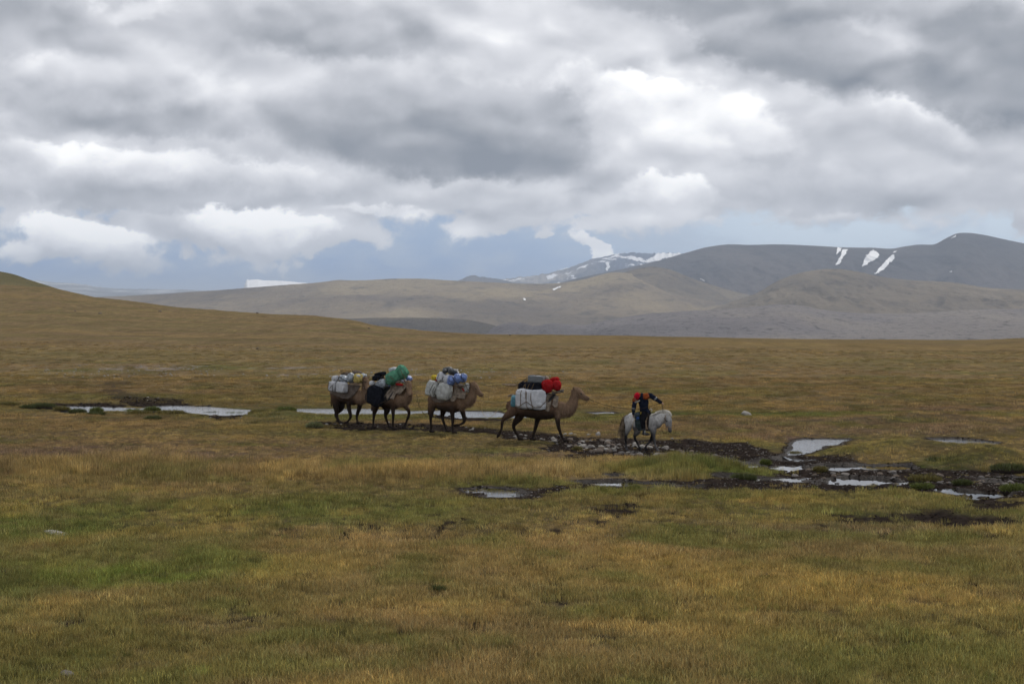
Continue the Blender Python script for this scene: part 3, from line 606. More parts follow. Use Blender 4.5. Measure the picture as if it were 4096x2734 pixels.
def scatter(nmax, ylo, yhi, power):
    """points with a density falling with distance"""
    q = rng.uniform(0, 1, nmax); Y = (ylo ** power + q * (yhi ** power - ylo ** power)) ** (1 / power)
    u = rng.uniform(-.40, .40, nmax); return u * Y, Y
def grass_points():
    parts = []
    for nmax, a, b_, pw, kinds, s0 in ((26000, 14, 32, 2.0, 0, 1.0), (30000, 32, 62, 1.4, 0, 1.15), (14000, 38, 56, 1.6, 1, 1.0), (26000, 60, 100, 1.2, 2, 1.0), (9000, 100, 165, 0.8, 2, 1.0), (1500, 15, 46, 1.5, 3, .42)):
        X, Y = scatter(nmax, a, b_, pw); z, M_ = ground(X, Y); px, py = M_['px'], M_['py']
        bare = np.clip(M_['mud'] * 1.6, 0, 1); ok = (rng.uniform(0, 1, nmax) > bare * (1.0 - .04 * (M_['wd'] < 0))) & (M_['wd'] < -.06)
        tall = ell(px, py, 1900, 1895, 1300, 44) * 1.2 + ell(px, py, 300, 1870, 500, 50) + .8 * ell(px, py, 2780, 1880, 330, 30) + ell(px, py, 3110, 1745, 180, 14) + .7 * ell(px, py, 3800, 1730, 500, 16) + .5 * ell(px, py, 2500, 1965, 400, 20)
        tall = np.clip(tall, 0, 1)
        if kinds == 1: ok &= rng.uniform(0, 1, nmax) < tall * 1.3
        nz_ = fbm(X / 1.1, Y / 1.1, 191, 3)
        s = s0 * (.75 + .5 * rng.uniform(0, 1, nmax)) * (1 + .55 * nz_) * (1 - .35 * ell(px, py, 2000, 2080, 3000, 60))
        if kinds == 1: s = s * (.55 + .5 * tall)
        if kinds == 3: s = s * (.7 + .6 * rng.uniform(0, 1, nmax))
        if kinds == 0: s = s * (1 - .5 * sstep(34, 48, Y) * (1 - np.clip(tall * 1.4, 0, 1)))
        if kinds == 2: s = s * .66
        if kinds == 0: ok &= rng.uniform(0, 1, nmax) < (1 - .4 * np.clip(tall, 0, 1))
        s = s * (1 - .55 * M_['keep'] * (kinds != 1)) * (1 - .5 * sstep(-1.6, -.3, M_['wd']))
        ok &= rng.uniform(0, 1, nmax) > .75 * sstep(-.5, -.15, M_['wd'])
        ok &= (Y < 62) | (rng.uniform(0, 1, nmax) < .6)
        idx = {0: rng.integers(0, 8, nmax), 1: rng.integers(8, 12, nmax), 2: rng.integers(12, 16, nmax), 3: rng.integers(8, 12, nmax)}[kinds]
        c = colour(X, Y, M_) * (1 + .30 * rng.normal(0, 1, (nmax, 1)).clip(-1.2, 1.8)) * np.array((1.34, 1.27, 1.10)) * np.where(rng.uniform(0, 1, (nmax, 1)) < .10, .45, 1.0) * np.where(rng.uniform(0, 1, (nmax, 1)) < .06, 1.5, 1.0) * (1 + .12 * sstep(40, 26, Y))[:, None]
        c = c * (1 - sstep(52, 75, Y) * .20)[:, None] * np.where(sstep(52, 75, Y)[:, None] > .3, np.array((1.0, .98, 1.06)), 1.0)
        if kinds == 3: c = c * np.array((.62, .80, .6))
        parts.append([q[ok] for q in (X, Y, z, s, idx, c)])
    return [np.concatenate([p_[i] for p_ in parts]) for i in range(6)]
gx, gy, gz, gs, gi, gc = grass_points()
me = bpy.data.meshes.new('grass'); me.vertices.add(len(gx)); me.vertices.foreach_set('co', np.stack([gx, gy, gz], -1).astype(np.float32).reshape(-1))
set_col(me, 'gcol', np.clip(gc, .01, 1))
for nm, typ, arr in (('gsc', 'FLOAT', gs.astype(np.float32)), ('gid', 'INT', gi.astype(np.int32)), ('grot', 'FLOAT', rng.uniform(0, 6.28, len(gx)).astype(np.float32))):
    a_ = me.attributes.new(nm, typ, 'POINT'); a_.data.foreach_set('value', arr)
grass = tag(link(bpy.data.objects.new('grass', me)), 'tufted autumn grass covering the meadow in straw, olive and rust', kind='stuff')
ng = bpy.data.node_groups.new('scatter_grass', 'GeometryNodeTree')
ng.interface.new_socket('Geometry', in_out='INPUT', socket_type='NodeSocketGeometry'); ng.interface.new_socket('Geometry', in_out='OUTPUT', socket_type='NodeSocketGeometry')
gi_, go_ = ng.nodes.new('NodeGroupInput'), ng.nodes.new('NodeGroupOutput')
iop = ng.nodes.new('GeometryNodeInstanceOnPoints'); cin = ng.nodes.new('GeometryNodeCollectionInfo')
cin.inputs['Collection'].default_value = gcoll; cin.inputs['Separate Children'].default_value = True; cin.inputs['Reset Children'].default_value = True
def named(nm, typ):
    a_ = ng.nodes.new('GeometryNodeInputNamedAttribute'); a_.data_type = typ; a_.inputs['Name'].default_value = nm; return a_.outputs['Attribute']
cx_ = ng.nodes.new('ShaderNodeCombineXYZ'); ng.links.new(named('grot', 'FLOAT'), cx_.inputs[2])
ng.links.new(gi_.outputs[0], iop.inputs['Points']); ng.links.new(cin.outputs[0], iop.inputs['Instance']); iop.inputs['Pick Instance'].default_value = True
ng.links.new(named('gid', 'INT'), iop.inputs['Instance Index']); ng.links.new(cx_.outputs[0], iop.inputs['Rotation']); ng.links.new(named('gsc', 'FLOAT'), iop.inputs['Scale'])
ng.links.new(iop.outputs[0], go_.inputs[0])
md_ = grass.modifiers.new('scatter', 'NODES'); md_.node_group = ng

def gz_at(x, y): return float(ground(np.array([x]), np.array([y]))[0][0])

# ================================================================== ANIMALS: shared tools
def cloth_mat(name, c, rough=.8, spec=.25, var=.25, scale=9., bmp=.02, bs=14., plastic=False):
    m, n, b = new_mat(name, rough, spec if (rough < .5 or 'eye' in name) else 0)
    p = obj_pos(n); a = n.noise(p, scale, 4, .6); f = n.noise(p, bs, 5, .6)
    col = n.mix(n.mr(a, .35, .7), tuple(q * (1 - var) for q in c), tuple(min(q * (1 + var), 1) for q in c))
    n.put(b.inputs['Base Color'], col); bump(n, b, f, .8, bmp)
    if plastic: b.inputs['Coat Weight'].default_value = .25; b.inputs['Coat Roughness'].default_value = .25
    return m
def hair_mat(name):
    m, n, b = new_mat(name, .9, 0)
    p = n.v('MULTIPLY', obj_pos(n), (1, 1, .35))
    a = n.noise(p, 26, 4, .7); c = n.n('ShaderNodeAttribute', attribute_name='coat').outputs['Color']
    n.put(b.inputs['Base Color'], n.mix(n.mr(a, .3, .7), n.v('SCALE', c, scale=.72), n.v('SCALE', c, scale=1.22)))
    bump(n, b, a, .9, .02)
    return m
M_COAT = hair_mat('animal_coat')
M_WHITE = cloth_mat('white_woven_plastic', (.50, .51, .53), .65, .3, .16, 6, .05, 10)
M_CANVAS = cloth_mat('grey_canvas', (.40, .41, .39), .8, .2, .2, 6, .05, 9)
M_PLAS = cloth_mat('grey_plastic_wrap', (.30, .34, .38), .35, .5, .55, 7, .04, 12, True)
M_BLACK = cloth_mat('black_nylon', (.013, .014, .019), .6, .3, .4, 9, .02, 14)
M_CHAR = cloth_mat('charcoal_plastic', (.035, .04, .045), .35, .5, .6, 9, .03, 10, True)
M_RED = cloth_mat('red_fabric', (.28, .014, .016), .75, .2, .2, 6, .02, 12)
M_GREEN = cloth_mat('green_fabric', (.09, .24, .155), .7, .25, .25, 6, .03, 9)
M_BLUE = cloth_mat('blue_plastic', (.13, .20, .44), .4, .45, .45, 8, .04, 10, True)
M_DBLUE = cloth_mat('navy_cloth', (.018, .028, .065), .7, .25, .3)
M_YEL = cloth_mat('yellow_fabric', (.50, .38, .05), .7, .3, .3)
M_PYEL = cloth_mat('pale_yellow_fabric', (.50, .40, .14), .7, .3, .35)
M_TEAL = cloth_mat('teal_plastic', (.06, .20, .25), .35, .5, .3)
M_CASE = cloth_mat('grey_hard_plastic', (.13, .14, .145), .45, .4, .12)
M_FELT = cloth_mat('beige_felt', (.25, .205, .16), .95, .05, .35, 9, .03, 22)
M_DFELT = cloth_mat('brown_felt', (.15, .122, .102), .95, .05, .3, 7, .02, 22)
M_ROPE = cloth_mat('brown_rope', (.15, .105, .06), .9, .1, .4, 30, .005, 80)
M_DROPE = cloth_mat('dark_rope', (.045, .035, .028), .9, .1, .4, 30, .005, 80)
M_TROPE = cloth_mat('tan_rope', (.38, .27, .13), .9, .1, .3, 30, .005, 80)
M_WOOD = cloth_mat('weathered_wood', (.22, .165, .115), .85, .1, .35, 12, .01, 30)
M_GWOOD = cloth_mat('grey_wood', (.12, .11, .10), .85, .1, .35, 12, .01, 30)
M_DARKCL = cloth_mat('dark_grey_cloth', (.04, .04, .042), .9, .1, .3)
M_LEATH = cloth_mat('dark_leather', (.03, .024, .02), .5, .4, .3)
M_TLEATH = cloth_mat('tan_leather', (.26, .19, .13), .7, .3, .3)
M_EYE = cloth_mat('dark_eye', (.008, .006, .005), .15, .6, 0)

def catmull(P_, sub=5):
    P_ = np.array(P_, float); n_ = len(P_)
    if n_ < 3 : return np.array([P_[0] + (P_[-1] - P_[0]) * t for t in np.linspace(0, 1, sub + 1)])
    Q = np.vstack([2 * P_[0] - P_[1], P_, 2 * P_[-1] - P_[-2]]); out = []
    for i in range(1, n_):
        a, b_, c, d = Q[i - 1], Q[i], Q[i + 1], Q[i + 2]
        for t in np.linspace(0, 1, sub, endpoint=False):
            out.append(.5 * (2 * b_ + (c - a) * t + (2 * a - 5 * b_ + 4 * c - d) * t * t + (3 * b_ - a - 3 * c + d) * t ** 3))
    out.append(P_[-1]); return np.array(out)
def chain(buf, pts, ns=14, sub=5, side=(0, 1, 0), caps=True):
    """swept closed limb. each point: x, y, z, radius [, lateral radius]"""
    pts = [tuple(p_) + ((p_[3],) if len(p_) == 4 else ()) for p_ in pts]
    S = catmull(pts, sub); c = S[:, :3]; r = np.maximum(S[:, 3], .002); rl = np.maximum(S[:, 4], .002)
    T = np.gradient(c, axis=0); T /= np.linalg.norm(T, axis=1)[:, None] + 1e-9
    if caps:
        def cap(i, sgn):
            return [(c[i] + T[i] * sgn * math.sin(q) * r[i] * .8, r[i] * math.cos(q), rl[i] * math.cos(q), T[i]) for q in (1.35, .9, .45)]
        rings = cap(0, -1) + [(c[i], r[i], rl[i], T[i]) for i in range(len(c))] + cap(-1, 1)[::-1]
    else: rings = [(c[i], r[i], rl[i], T[i]) for i in range(len(c))]
    V, Fc = buf; k0 = len(V); sd = np.array(side, float); prev = None
    for (p_, a, b_, t) in rings:
        l = sd - t * np.dot(sd, t)
        if np.linalg.norm(l) < .2: l = (prev if prev is not None else np.array((1., 0, 0))); l = l - t * np.dot(l, t)
        l /= np.linalg.norm(l) + 1e-9; prev = l; o_ = np.cross(t, l)
        for k in range(ns):
            th = 2 * math.pi * k / ns; V.append(tuple(p_ + l * math.cos(th) * b_ + o_ * math.sin(th) * a))
    m_ = len(rings)
    for i in range(m_ - 1):
        for k in range(ns):
            k2 = (k + 1) % ns; Fc.append((k0 + i * ns + k, k0 + i * ns + k2, k0 + (i + 1) * ns + k2, k0 + (i + 1) * ns + k))
    Fc.append(tuple(k0 + k for k in range(ns))[::-1]); Fc.append(tuple(k0 + (m_ - 1) * ns + k for k in range(ns)))
def fused(name, bufs, voxel, mat, parent=None, smooth_it=4, dec=None):
    """overlapping limbs fused into one continuous surface"""
    V, Fc = bufs
    me = bpy.data.meshes.new(name); me.from_pydata(V, [], Fc)
    o = bpy.data.objects.new(name, me); C.objects.link(o)
    rm = o.modifiers.new('r', 'REMESH'); rm.mode = 'VOXEL'; rm.voxel_size = voxel; rm.use_smooth_shade = True
    sm = o.modifiers.new('s', 'SMOOTH'); sm.factor = .5; sm.iterations = smooth_it
    if dec: d_ = o.modifiers.new('d', 'DECIMATE'); d_.ratio = dec
    dg = bpy.context.evaluated_depsgraph_get(); ev = o.evaluated_get(dg)
    m2 = bpy.data.meshes.new_from_object(ev); m2.name = name
    bpy.data.objects.remove(o); bpy.data.meshes.remove(me)
    m2.polygons.foreach_set('use_smooth', [True] * len(m2.polygons)); m2.materials.clear(); m2.materials.append(mat)
    return link(bpy.data.objects.new(name, m2), parent)
def direct(name, buf, mat, parent=None):
    return mesh_obj(name, buf[0], buf[1], mat, parent)
def co(o):
    a = np.zeros(len(o.data.vertices) * 3, np.float32); o.data.vertices.foreach_get('co', a); return a.reshape(-1, 3).astype(float)

class Frame:
    """an animal's own space: +x forward, +y its left, +z up; pt() carries a place seen in the photograph to that space,
    s metres to the near side of the animal's middle plane"""
    def __init__(s_, X, Y, th, ox, oy, k):
        s_.X, s_.Y, s_.th, s_.ox, s_.oy, s_.k = X, Y, R(th), ox, oy, k
        s_.zg = gz_at(X, Y); s_.c, s_.s = math.cos(s_.th), math.sin(s_.th)
        s_.M = Matrix.Translation((X, Y, s_.zg)) @ Matrix.Rotation(-s_.th, 4, 'Z')
    def pt(s_, cx, cy, s=0.0):
        fx, fy = s_.ox + cx / s_.k, s_.oy + cy / s_.k; Y = s_.Y; x = 0
        for _ in range(6):
            X = (fx - CX) * Y / F; x = (X - s_.X + s * s_.s) / s_.c
            Y = s_.Y - x * s_.s - s * s_.c
        return (x, -s, H - (fy - HY) * Y / F - s_.zg)
    def world(s_, p): return s_.M @ Vector(p)
    def place(s_, o, p=(0, 0, 0), rot=(0, 0, 0)):
        m_ = s_.M @ Matrix.Translation(p) @ Euler([R(q) for q in rot]).to_matrix().to_4x4()
        o.matrix_world = m_; return o

def superbag(name, dims, mat, seed, e1=.55, e2=.55, noise=.06, wr=.03, nu=48, nv=32, pinch=None, sag=.0, parent=None, taper=0.0):
    """a stuffed soft bag: rounded box swollen and creased; pinch=(axis, sign) gathers one end to a neck"""
    a, b_, c = [d / 2 for d in dims]; V = []
    sg = lambda x, e: math.copysign(abs(x) ** e, x)
    th = np.linspace(-math.pi / 2, math.pi / 2, nv + 1)[1:-1]
    for t in th:
        for k in range(nu):
            ph = 2 * math.pi * k / nu
            V.append((sg(math.cos(t), e1) * sg(math.cos(ph), e2), sg(math.cos(t), e1) * sg(math.sin(ph), e2), sg(math.sin(t), e1)))
    V.append((0, 0, -1)); V.append((0, 0, 1)); V = np.array(V)
    n_ = fbm(V[:, 0] * 1.6 + V[:, 2] * .9 + seed * 3.1, V[:, 1] * 1.6 - V[:, 2] * 1.1 + seed * 1.7, seed, 3)
    w_ = fbm(V[:, 0] * 2.2 + V[:, 2] * 5.5 + seed, V[:, 1] * 4.5 + V[:, 2] * 3.5 + V[:, 0] * 1.5, seed + 9, 3)
    w_ = -np.abs(w_) - .5 * np.abs(fbm(V[:, 0] * 6 + V[:, 2] * 9 + seed, V[:, 1] * 8 - V[:, 0] * 5 + V[:, 2] * 2, seed + 19, 2))
    rad = 1 + noise * 2 * n_ + wr * 3.6 * w_
    V = V * rad[:, None]
    V[:, 0] *= 1 - taper * np.clip(V[:, 2], -1, 1); V[:, 1] *= 1 - taper * np.clip(V[:, 2], -1, 1)
    if pinch:
        ax, sgn = pinch; q = np.clip(V[:, ax] * sgn, -1, 1.2); f = 1 - .72 * sstep(.55, .98, q)
        for i in range(3):
            if i != ax: V[:, i] *= f
        V[:, ax] += sgn * .22 * sstep(.8, 1.05, q)
    if sag: V[:, 0] *= 1 - sag * V[:, 2] * .5; V[:, 1] *= 1 - sag * V[:, 2] * .5
    V *= np.array((a, b_, c))
    rws = nv - 1; Fc = []
    for i in range(rws - 1):
        for k in range(nu): k2 = (k + 1) % nu; Fc.append((i * nu + k, i * nu + k2, (i + 1) * nu + k2, (i + 1) * nu + k))
    bo, to = len(V) - 2, len(V) - 1
    for k in range(nu):
        k2 = (k + 1) % nu; Fc.append((bo, k2, k)); Fc.append((to, (rws - 1) * nu + k, (rws - 1) * nu + k2))
    return mesh_obj(name, V, Fc, mat, parent)
def rope_buf(buf, pts, r, sub=4, ns=6): chain(buf, [(p_[0], p_[1], p_[2], r) for p_ in pts], ns, sub, (0, 1, 0.1))
def rope_thing(name, pts_list, r, mat, label, cat, sub=4):
    """pts in world space"""
    base = Vector(pts_list[0][0]); buf = ([], [])
    for pts in pts_list: rope_buf(buf, [tuple(Vector(p_) - base) for p_ in pts], r, sub)
    o = direct(name, buf, mat); o.location = base; return tag(o, label, cat)

def camel(fr, label, legs, neck, head_yaw, head_pitch, body=None, tail=None, shade=1.0, seed=1, poll=None, head_roll=0, hs=1.0):
    """legs: {name: [points]} in the photograph's crop, neck: list of (cx, cy, s, r, rl)"""
    root = bpy.data.objects.new('camel', None); C.objects.link(root); root.matrix_world = fr.M
    tag(root, label, 'camel', 'loaded pack camels walking in line')
    B = ([], [])
    rx, cxx = body if body else (-.92, 1.0)     # rump and chest
    L = cxx - rx; X = lambda t: rx + L * t
    chain(B, [(X(.06), 0, 1.32, .24, .20), (X(.20), 0, 1.34, .36, .30), (X(.40), 0, 1.30, .40, .36), (X(.62), 0, 1.27, .44, .37), (X(.80), 0, 1.27, .42, .33), (X(.94), 0, 1.25, .30, .24)], 20, 5)
    for xh, zt in ((X(.30), 1.92), (X(.70), 1.95)): chain(B, [(xh, 0, 1.45, .26, .2), (xh, 0, 1.7, .19, .13), (xh, 0, zt, .08, .06)], 14, 4)
    foot_buf = []
    for key, pts in legs.items():
        s = .21 if key[0] == 'n' else -.21; hind = key[1] == 'h'
        P_ = [fr.pt(a, b_, s) for a, b_ in pts]
        if hind:
            rad = [(.24, .16), (.19, .13), (.078, .062), (.046, .044), (.052, .05)]; top = (X(.14), -s * .62, 1.30)
        else:
            rad = [(.16, .12), (.125, .092), (.072, .060), (.047, .045), (.052, .05)]; top = (X(.86), -s * .62, 1.22)
        # points given: elbow/stifle, knee/hock, fetlock, foot
        Q = [top + rad[0]] + [p_ + rad[i + 1] for i, p_ in enumerate(P_)]
        pre = Q[-2]; ft = Q[-1]; lift = ft[2] > .16
        z0 = .055 if not lift else ft[2]
        ft = (ft[0], ft[1], z0) + rad[4]; Q[-1] = ft
        if not lift: Q[-2] = (pre[0], pre[1], max(pre[2], .17)) + tuple(pre[3:])
        chain(B, Q, 12, 5)
        if not lift: chain(B, [(ft[0] - .05, ft[1], .05, .050, .07), (ft[0] + .04, ft[1], .055, .052, .085), (ft[0] + .13, ft[1], .04, .036, .07)], 12, 3)
        else:
            d = np.array(ft[:3]) - np.array(pre[:3]); d /= np.linalg.norm(d)
            chain(B, [tuple(np.array(ft[:3]) - d * .04) + (.06, .07), tuple(np.array(ft[:3]) + d * .07) + (.062, .08), tuple(np.array(ft[:3]) + d * .14) + (.03, .05)], 12, 3)
    N_ = [fr.pt(a, b_, s) + (r, rl) for a, b_, s, r, rl in neck]
    chain(B, [(X(.80), 0, 1.28, .33, .24)] + N_, 18, 6)
    # head: from the poll forward, in its own frame
    pl = np.array(N_[-1][:3])
    Rm = np.array((Matrix.Rotation(R(-head_yaw), 3, 'Z') @ Matrix.Rotation(R(head_pitch), 3, 'Y') @ Matrix.Rotation(R(head_roll), 3, 'X')))
    hp = lambda x, y, z: tuple(pl + Rm @ (np.array((x, y, z)) * hs))
    q = hs
    chain(B, [hp(-.05, 0, .03) + (.13 * q, .11 * q), hp(.06, 0, .08) + (.145 * q, .115 * q), hp(.20, 0, .03) + (.12 * q, .10 * q), hp(.33, 0, -.02) + (.085 * q, .072 * q), hp(.43, 0, -.045) + (.078 * q, .068 * q), hp(.50, 0, -.06) + (.06 * q, .055 * q)], 14, 4)
    chain(B, [hp(.10, 0, -.06) + (.07 * q, .06 * q), hp(.28, 0, -.10) + (.05 * q, .045 * q), hp(.45, 0, -.125) + (.035 * q, .04 * q)], 10, 3)
    for sy in (-1, 1):
        chain(B, [hp(.17, sy * .095, .085) + (.035 * q, .03 * q), hp(.23, sy * .085, .07) + (.028 * q, .024 * q)], 8, 2)
        chain(B, [hp(-.06, sy * .10, .12) + (.030 * q, .03 * q), hp(-.09, sy * .15, .17) + (.034 * q, .024 * q), hp(-.11, sy * .17, .22) + (.012 * q, .012 * q)], 8, 3)
    chain(B, [hp(-.02, 0, .14) + (.08 * q, .07 * q), hp(.05, 0, .19) + (.06 * q, .06 * q)], 10, 2)
    if tail is None: tail = [(X(.0) + .02, 0, 1.35), (X(0) - .08, 0, 1.15), (X(0) - .10, 0, .9), (X(0) - .08, 0, .72)]
    chain(B, [p_ + (r_,) for p_, r_ in zip(tail, (.05, .03, .022, .035))], 8, 3)
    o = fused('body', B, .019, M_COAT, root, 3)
    v = co(o); z = v[:, 2]; x = v[:, 0]
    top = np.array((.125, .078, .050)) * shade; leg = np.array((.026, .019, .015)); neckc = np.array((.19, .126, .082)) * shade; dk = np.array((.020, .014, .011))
    k = sstep(.62, 1.22, z)[:, None]; col = leg * (1 - k) + top * k  # legs are darker fur; the gradient also paints shade low on the body
    kb = (sstep(1.32, 1.0, z) * sstep(.6, .8, z) * sstep(X(.02), X(.3), x) * sstep(X(1.02), X(.80), x))[:, None]; col = col * (1 - .7 * kb) + dk * .7 * kb  # flank and belly darkened in the coat colour in place of shade
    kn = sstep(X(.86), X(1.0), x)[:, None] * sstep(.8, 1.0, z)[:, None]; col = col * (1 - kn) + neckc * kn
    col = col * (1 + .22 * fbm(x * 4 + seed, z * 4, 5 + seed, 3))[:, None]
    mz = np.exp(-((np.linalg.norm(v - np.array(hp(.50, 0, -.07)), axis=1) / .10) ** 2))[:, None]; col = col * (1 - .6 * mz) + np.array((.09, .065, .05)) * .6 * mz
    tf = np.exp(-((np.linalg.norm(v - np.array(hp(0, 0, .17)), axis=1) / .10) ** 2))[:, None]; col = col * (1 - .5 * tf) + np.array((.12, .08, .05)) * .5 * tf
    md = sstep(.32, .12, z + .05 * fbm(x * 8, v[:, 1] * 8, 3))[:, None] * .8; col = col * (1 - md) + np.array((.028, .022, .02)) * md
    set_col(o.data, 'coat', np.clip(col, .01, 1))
    for sy in (-1, 1):
        e = ([], []); chain(e, [hp(.205, sy * .098, .055) + (.024 * q,), hp(.225, sy * .098, .052) + (.022 * q,)], 10, 2); direct('eye', e, M_EYE, root)
        e = ([], []); chain(e, [hp(.485, sy * .035, -.035) + (.012 * q,), hp(.500, sy * .042, -.028) + (.010 * q,)], 8, 2); direct('nostril', e, M_EYE, root)
    # shaggy hair on throat, chest, crown, humps and upper forelegs
    nr = np.zeros(len(v) * 3, np.float32); o.data.vertices.foreach_get('normal', nr); nr = nr.reshape(-1, 3)
    wt = (sstep(X(.9), X(1.05), x) * sstep(.3, -.6, nr[:, 2]) * sstep(.85, 1.0, z) * sstep(2.0, 1.7, z)) + 1.6 * np.exp(-((np.linalg.norm(v - np.array(hp(.0, 0, .17)), axis=1) / .11) ** 2)) + .6 * sstep(1.3, 1.1, z) * sstep(.75, .95, z) * sstep(X(.78), X(.9), x) + .25 * sstep(1.2, 1.5, z) + .12
    wt = wt * (1 - np.exp(-((np.linalg.norm(v - np.array(hp(.34, 0, -.04)), axis=1) / .24) ** 2)) * .97)
    rg = np.random.default_rng(seed + 50); pick = rg.choice(len(v), 3200, p=wt / wt.sum()); hv, hf_, hc_ = [], [], []
    for i in pick:
        d = nr[i] * .6 + np.array((rg.normal(0, .3) - .15, rg.normal(0, .3), -.9 + rg.normal(0, .3))); d /= np.linalg.norm(d); L_h = rg.uniform(.03, .085) * (1.2 if wt[i] > .6 else .6); g_ = np.cross(d, nr[i]); g_ /= np.linalg.norm(g_) + 1e-6; k_ = len(hv)
        hv += [v[i] - g_ * .008 - nr[i] * .004, v[i] + g_ * .008 - nr[i] * .004, v[i] + d * L_h + nr[i] * .012]; hf_.append((k_, k_ + 1, k_ + 2)); hc_ += [np.clip(col[i] * rg.uniform(.6, 1.5), .01, 1)] * 3
    hr = mesh_obj('hair', hv, hf_, M_COAT, root); set_col(hr.data, 'coat', np.array(hc_)); hr['kind'] = 'stuff'
    fr.hp = hp; fr.root = root; fr.bodyo = o
    fr.bvh = [BVHTree.FromPolygons([Vector(p_) for p_ in v.tolist()], [tuple(p_.vertices) for p_ in o.data.polygons])]
    return root

def bag(fr, name, cx, cy, s, dims, mat, label, cat, rot=(0, 0, 0), track=True, **kw):
    o = superbag(name, dims, mat, kw.pop('seed', int(cx + cy) % 97), **kw)
    p_ = fr.pt(cx, cy, s); fr.place(o, p_, rot); tag(o, label, cat)
    if track:
        L_ = Matrix.Translation(p_) @ Euler([R(q) for q in rot]).to_matrix().to_4x4()
        fr.bvh.append(BVHTree.FromPolygons([L_ @ vv.co for vv in o.data.vertices], [tuple(f.vertices) for f in o.data.polygons]))
    return o
def hit(fr, x, z, side=-1):
    best = None
    for b_ in fr.bvh:
        h = b_.ray_cast(Vector((x, side * 3, z)), Vector((0, -side, 0)))
        if h[0] is not None and (best is None or h[0].y * side > best * side): best = h[0].y
    return best
def drape(fr, pts, r, off=.012, side=-1, n_=10):
    """a rope line laid over whatever of the load or the animal lies outermost"""
    out = []; last = None
    P_ = [fr.pt(a, b_, .45 if side < 0 else -.45) for a, b_ in pts]
    for i in range(len(P_) - 1):
        for t in np.linspace(0, 1, n_, endpoint=(i == len(P_) - 2)):
            x = P_[i][0] * (1 - t) + P_[i + 1][0] * t; z = P_[i][2] * (1 - t) + P_[i + 1][2] * t
            y = hit(fr, x, z, side)
            if y is None: y = last if last is not None else side * .2
            y = y + side * (r + off); 
            if last is not None: y = .5 * y + .5 * last
            last = y; out.append((x, y, z))
    return out
def lashing(fr, lines, r, mat, label, extra=()):
    o = bpy.data.objects.new('lashing_rope', None); C.objects.link(o); fr.place(o)
    for l in lines:
        buf = ([], []); rope_buf(buf, drape(fr, l, r), r, 1); direct('rope_strand', buf, mat, o)
    return tag(o, label, 'rope')
def hanging(fr, name, outline, mat, label, cat, s0=.36, thick=.02, nx=26, nz=14, ragged=.03, seed=1, fold=.02):
    """cloth lying over the animal's near flank; outline: top edge points and bottom edge points in the crop"""
    top, bot = outline; rows_ = []
    tx = np.linspace(0, 1, nx)
    T_ = catmull([fr.pt(a, b_, s0) for a, b_ in top], 8); B_ = catmull([fr.pt(a, b_, s0) for a, b_ in bot], 8)
    T_ = np.array([[np.interp(t, np.linspace(0, 1, len(T_)), T_[:, k]) for k in range(3)] for t in tx]); B_ = np.array([[np.interp(t, np.linspace(0, 1, len(B_)), B_[:, k]) for k in range(3)] for t in tx])
    B_[:, 2] += ragged * fbm(tx * 14, tx * 0 + seed, seed, 3)
    G = np.zeros((nz, nx, 3))
    for j in range(nx):
        run = 0
        for i in range(nz):
            t = i / (nz - 1); p_ = T_[j] * (1 - t) + B_[j] * t
            h = fr.bvh[0].ray_cast(Vector((p_[0], -3, p_[2])), Vector((0, 1, 0)))[0]
            y = -h.y if h is not None else 0
            run = max(run * .995, y, .12 + .16 * t); G[i, j] = (p_[0], -(run + .02 + fold * fbm(np.array([tx[j] * 7]), np.array([t * 1.5]), seed + 3, 2)[0]), p_[2])
    for _ in range(2): G[1:-1, 1:-1, 1] = (G[:-2, 1:-1, 1] + G[2:, 1:-1, 1] + G[1:-1, :-2, 1] + G[1:-1, 2:, 1]) / 4
    o = grid_mesh(name, G, mat); sd = o.modifiers.new('thickness', 'SOLIDIFY'); sd.thickness = thick; sd.offset = 0
    fr.place(o); tag(o, label, cat)
    fr.bvh.append(BVHTree.FromPolygons([vv.co.copy() for vv in o.data.vertices], [tuple(f.vertices) for f in o.data.polygons]))
    return o
def stick(fr, name, a, b_, r, mat, label=None, cat='pole', parent=None, sa=0, sb=0):
    pa, pb = fr.pt(a[0], a[1], sa), fr.pt(b_[0], b_[1], sb); buf = ([], [])
    mid = tuple((np.array(pa) + np.array(pb)) / 2 + np.array((0, .01, .012)))
    chain(buf, [(0, 0, 0, r), tuple(np.array(mid) - np.array(pa)) + (r * .92,), tuple(np.array(pb) - np.array(pa)) + (r * .8,)], 9, 3)
    o = direct(name, buf, mat, parent); fr.place(o, pa)
    if label: tag(o, label, cat)
    return o

# ------------------------------------------------------------------ camel behind the horse (nearest, red sacks)
f4 = Frame(.80, 55.1, 6, 1960, 1460, 4.752)
p0x = lambda fr, a: fr.pt(a, 800, 0)[0]
camel(f4, 'brown camel led by the rider, carrying red sacks and a white sack, neck stretched forward',
      {'nf': [(1275, 960), (1305, 1180), (1375, 1370), (1430, 1475)], 'ff': [(945, 970), (868, 1180), (822, 1340), (800, 1425)],
       'nh': [(400, 900), (252, 1030), (218, 1210), (168, 1310)], 'fh': [(560, 960), (450, 1150), (520, 1330), (562, 1410)]},
      [(1370, 845, 0, .31, .20), (1480, 835, 0, .275, .18), (1560, 750, 0, .225, .155), (1597, 640, 0, .18, .135), (1618, 530, 0, .15, .125)],
      2, 16, hs=1.1, body=(p0x(f4, 335), p0x(f4, 1360)), tail=[f4.pt(345, 700), f4.pt(325, 790), f4.pt(290, 838), f4.pt(262, 838)], seed=1)
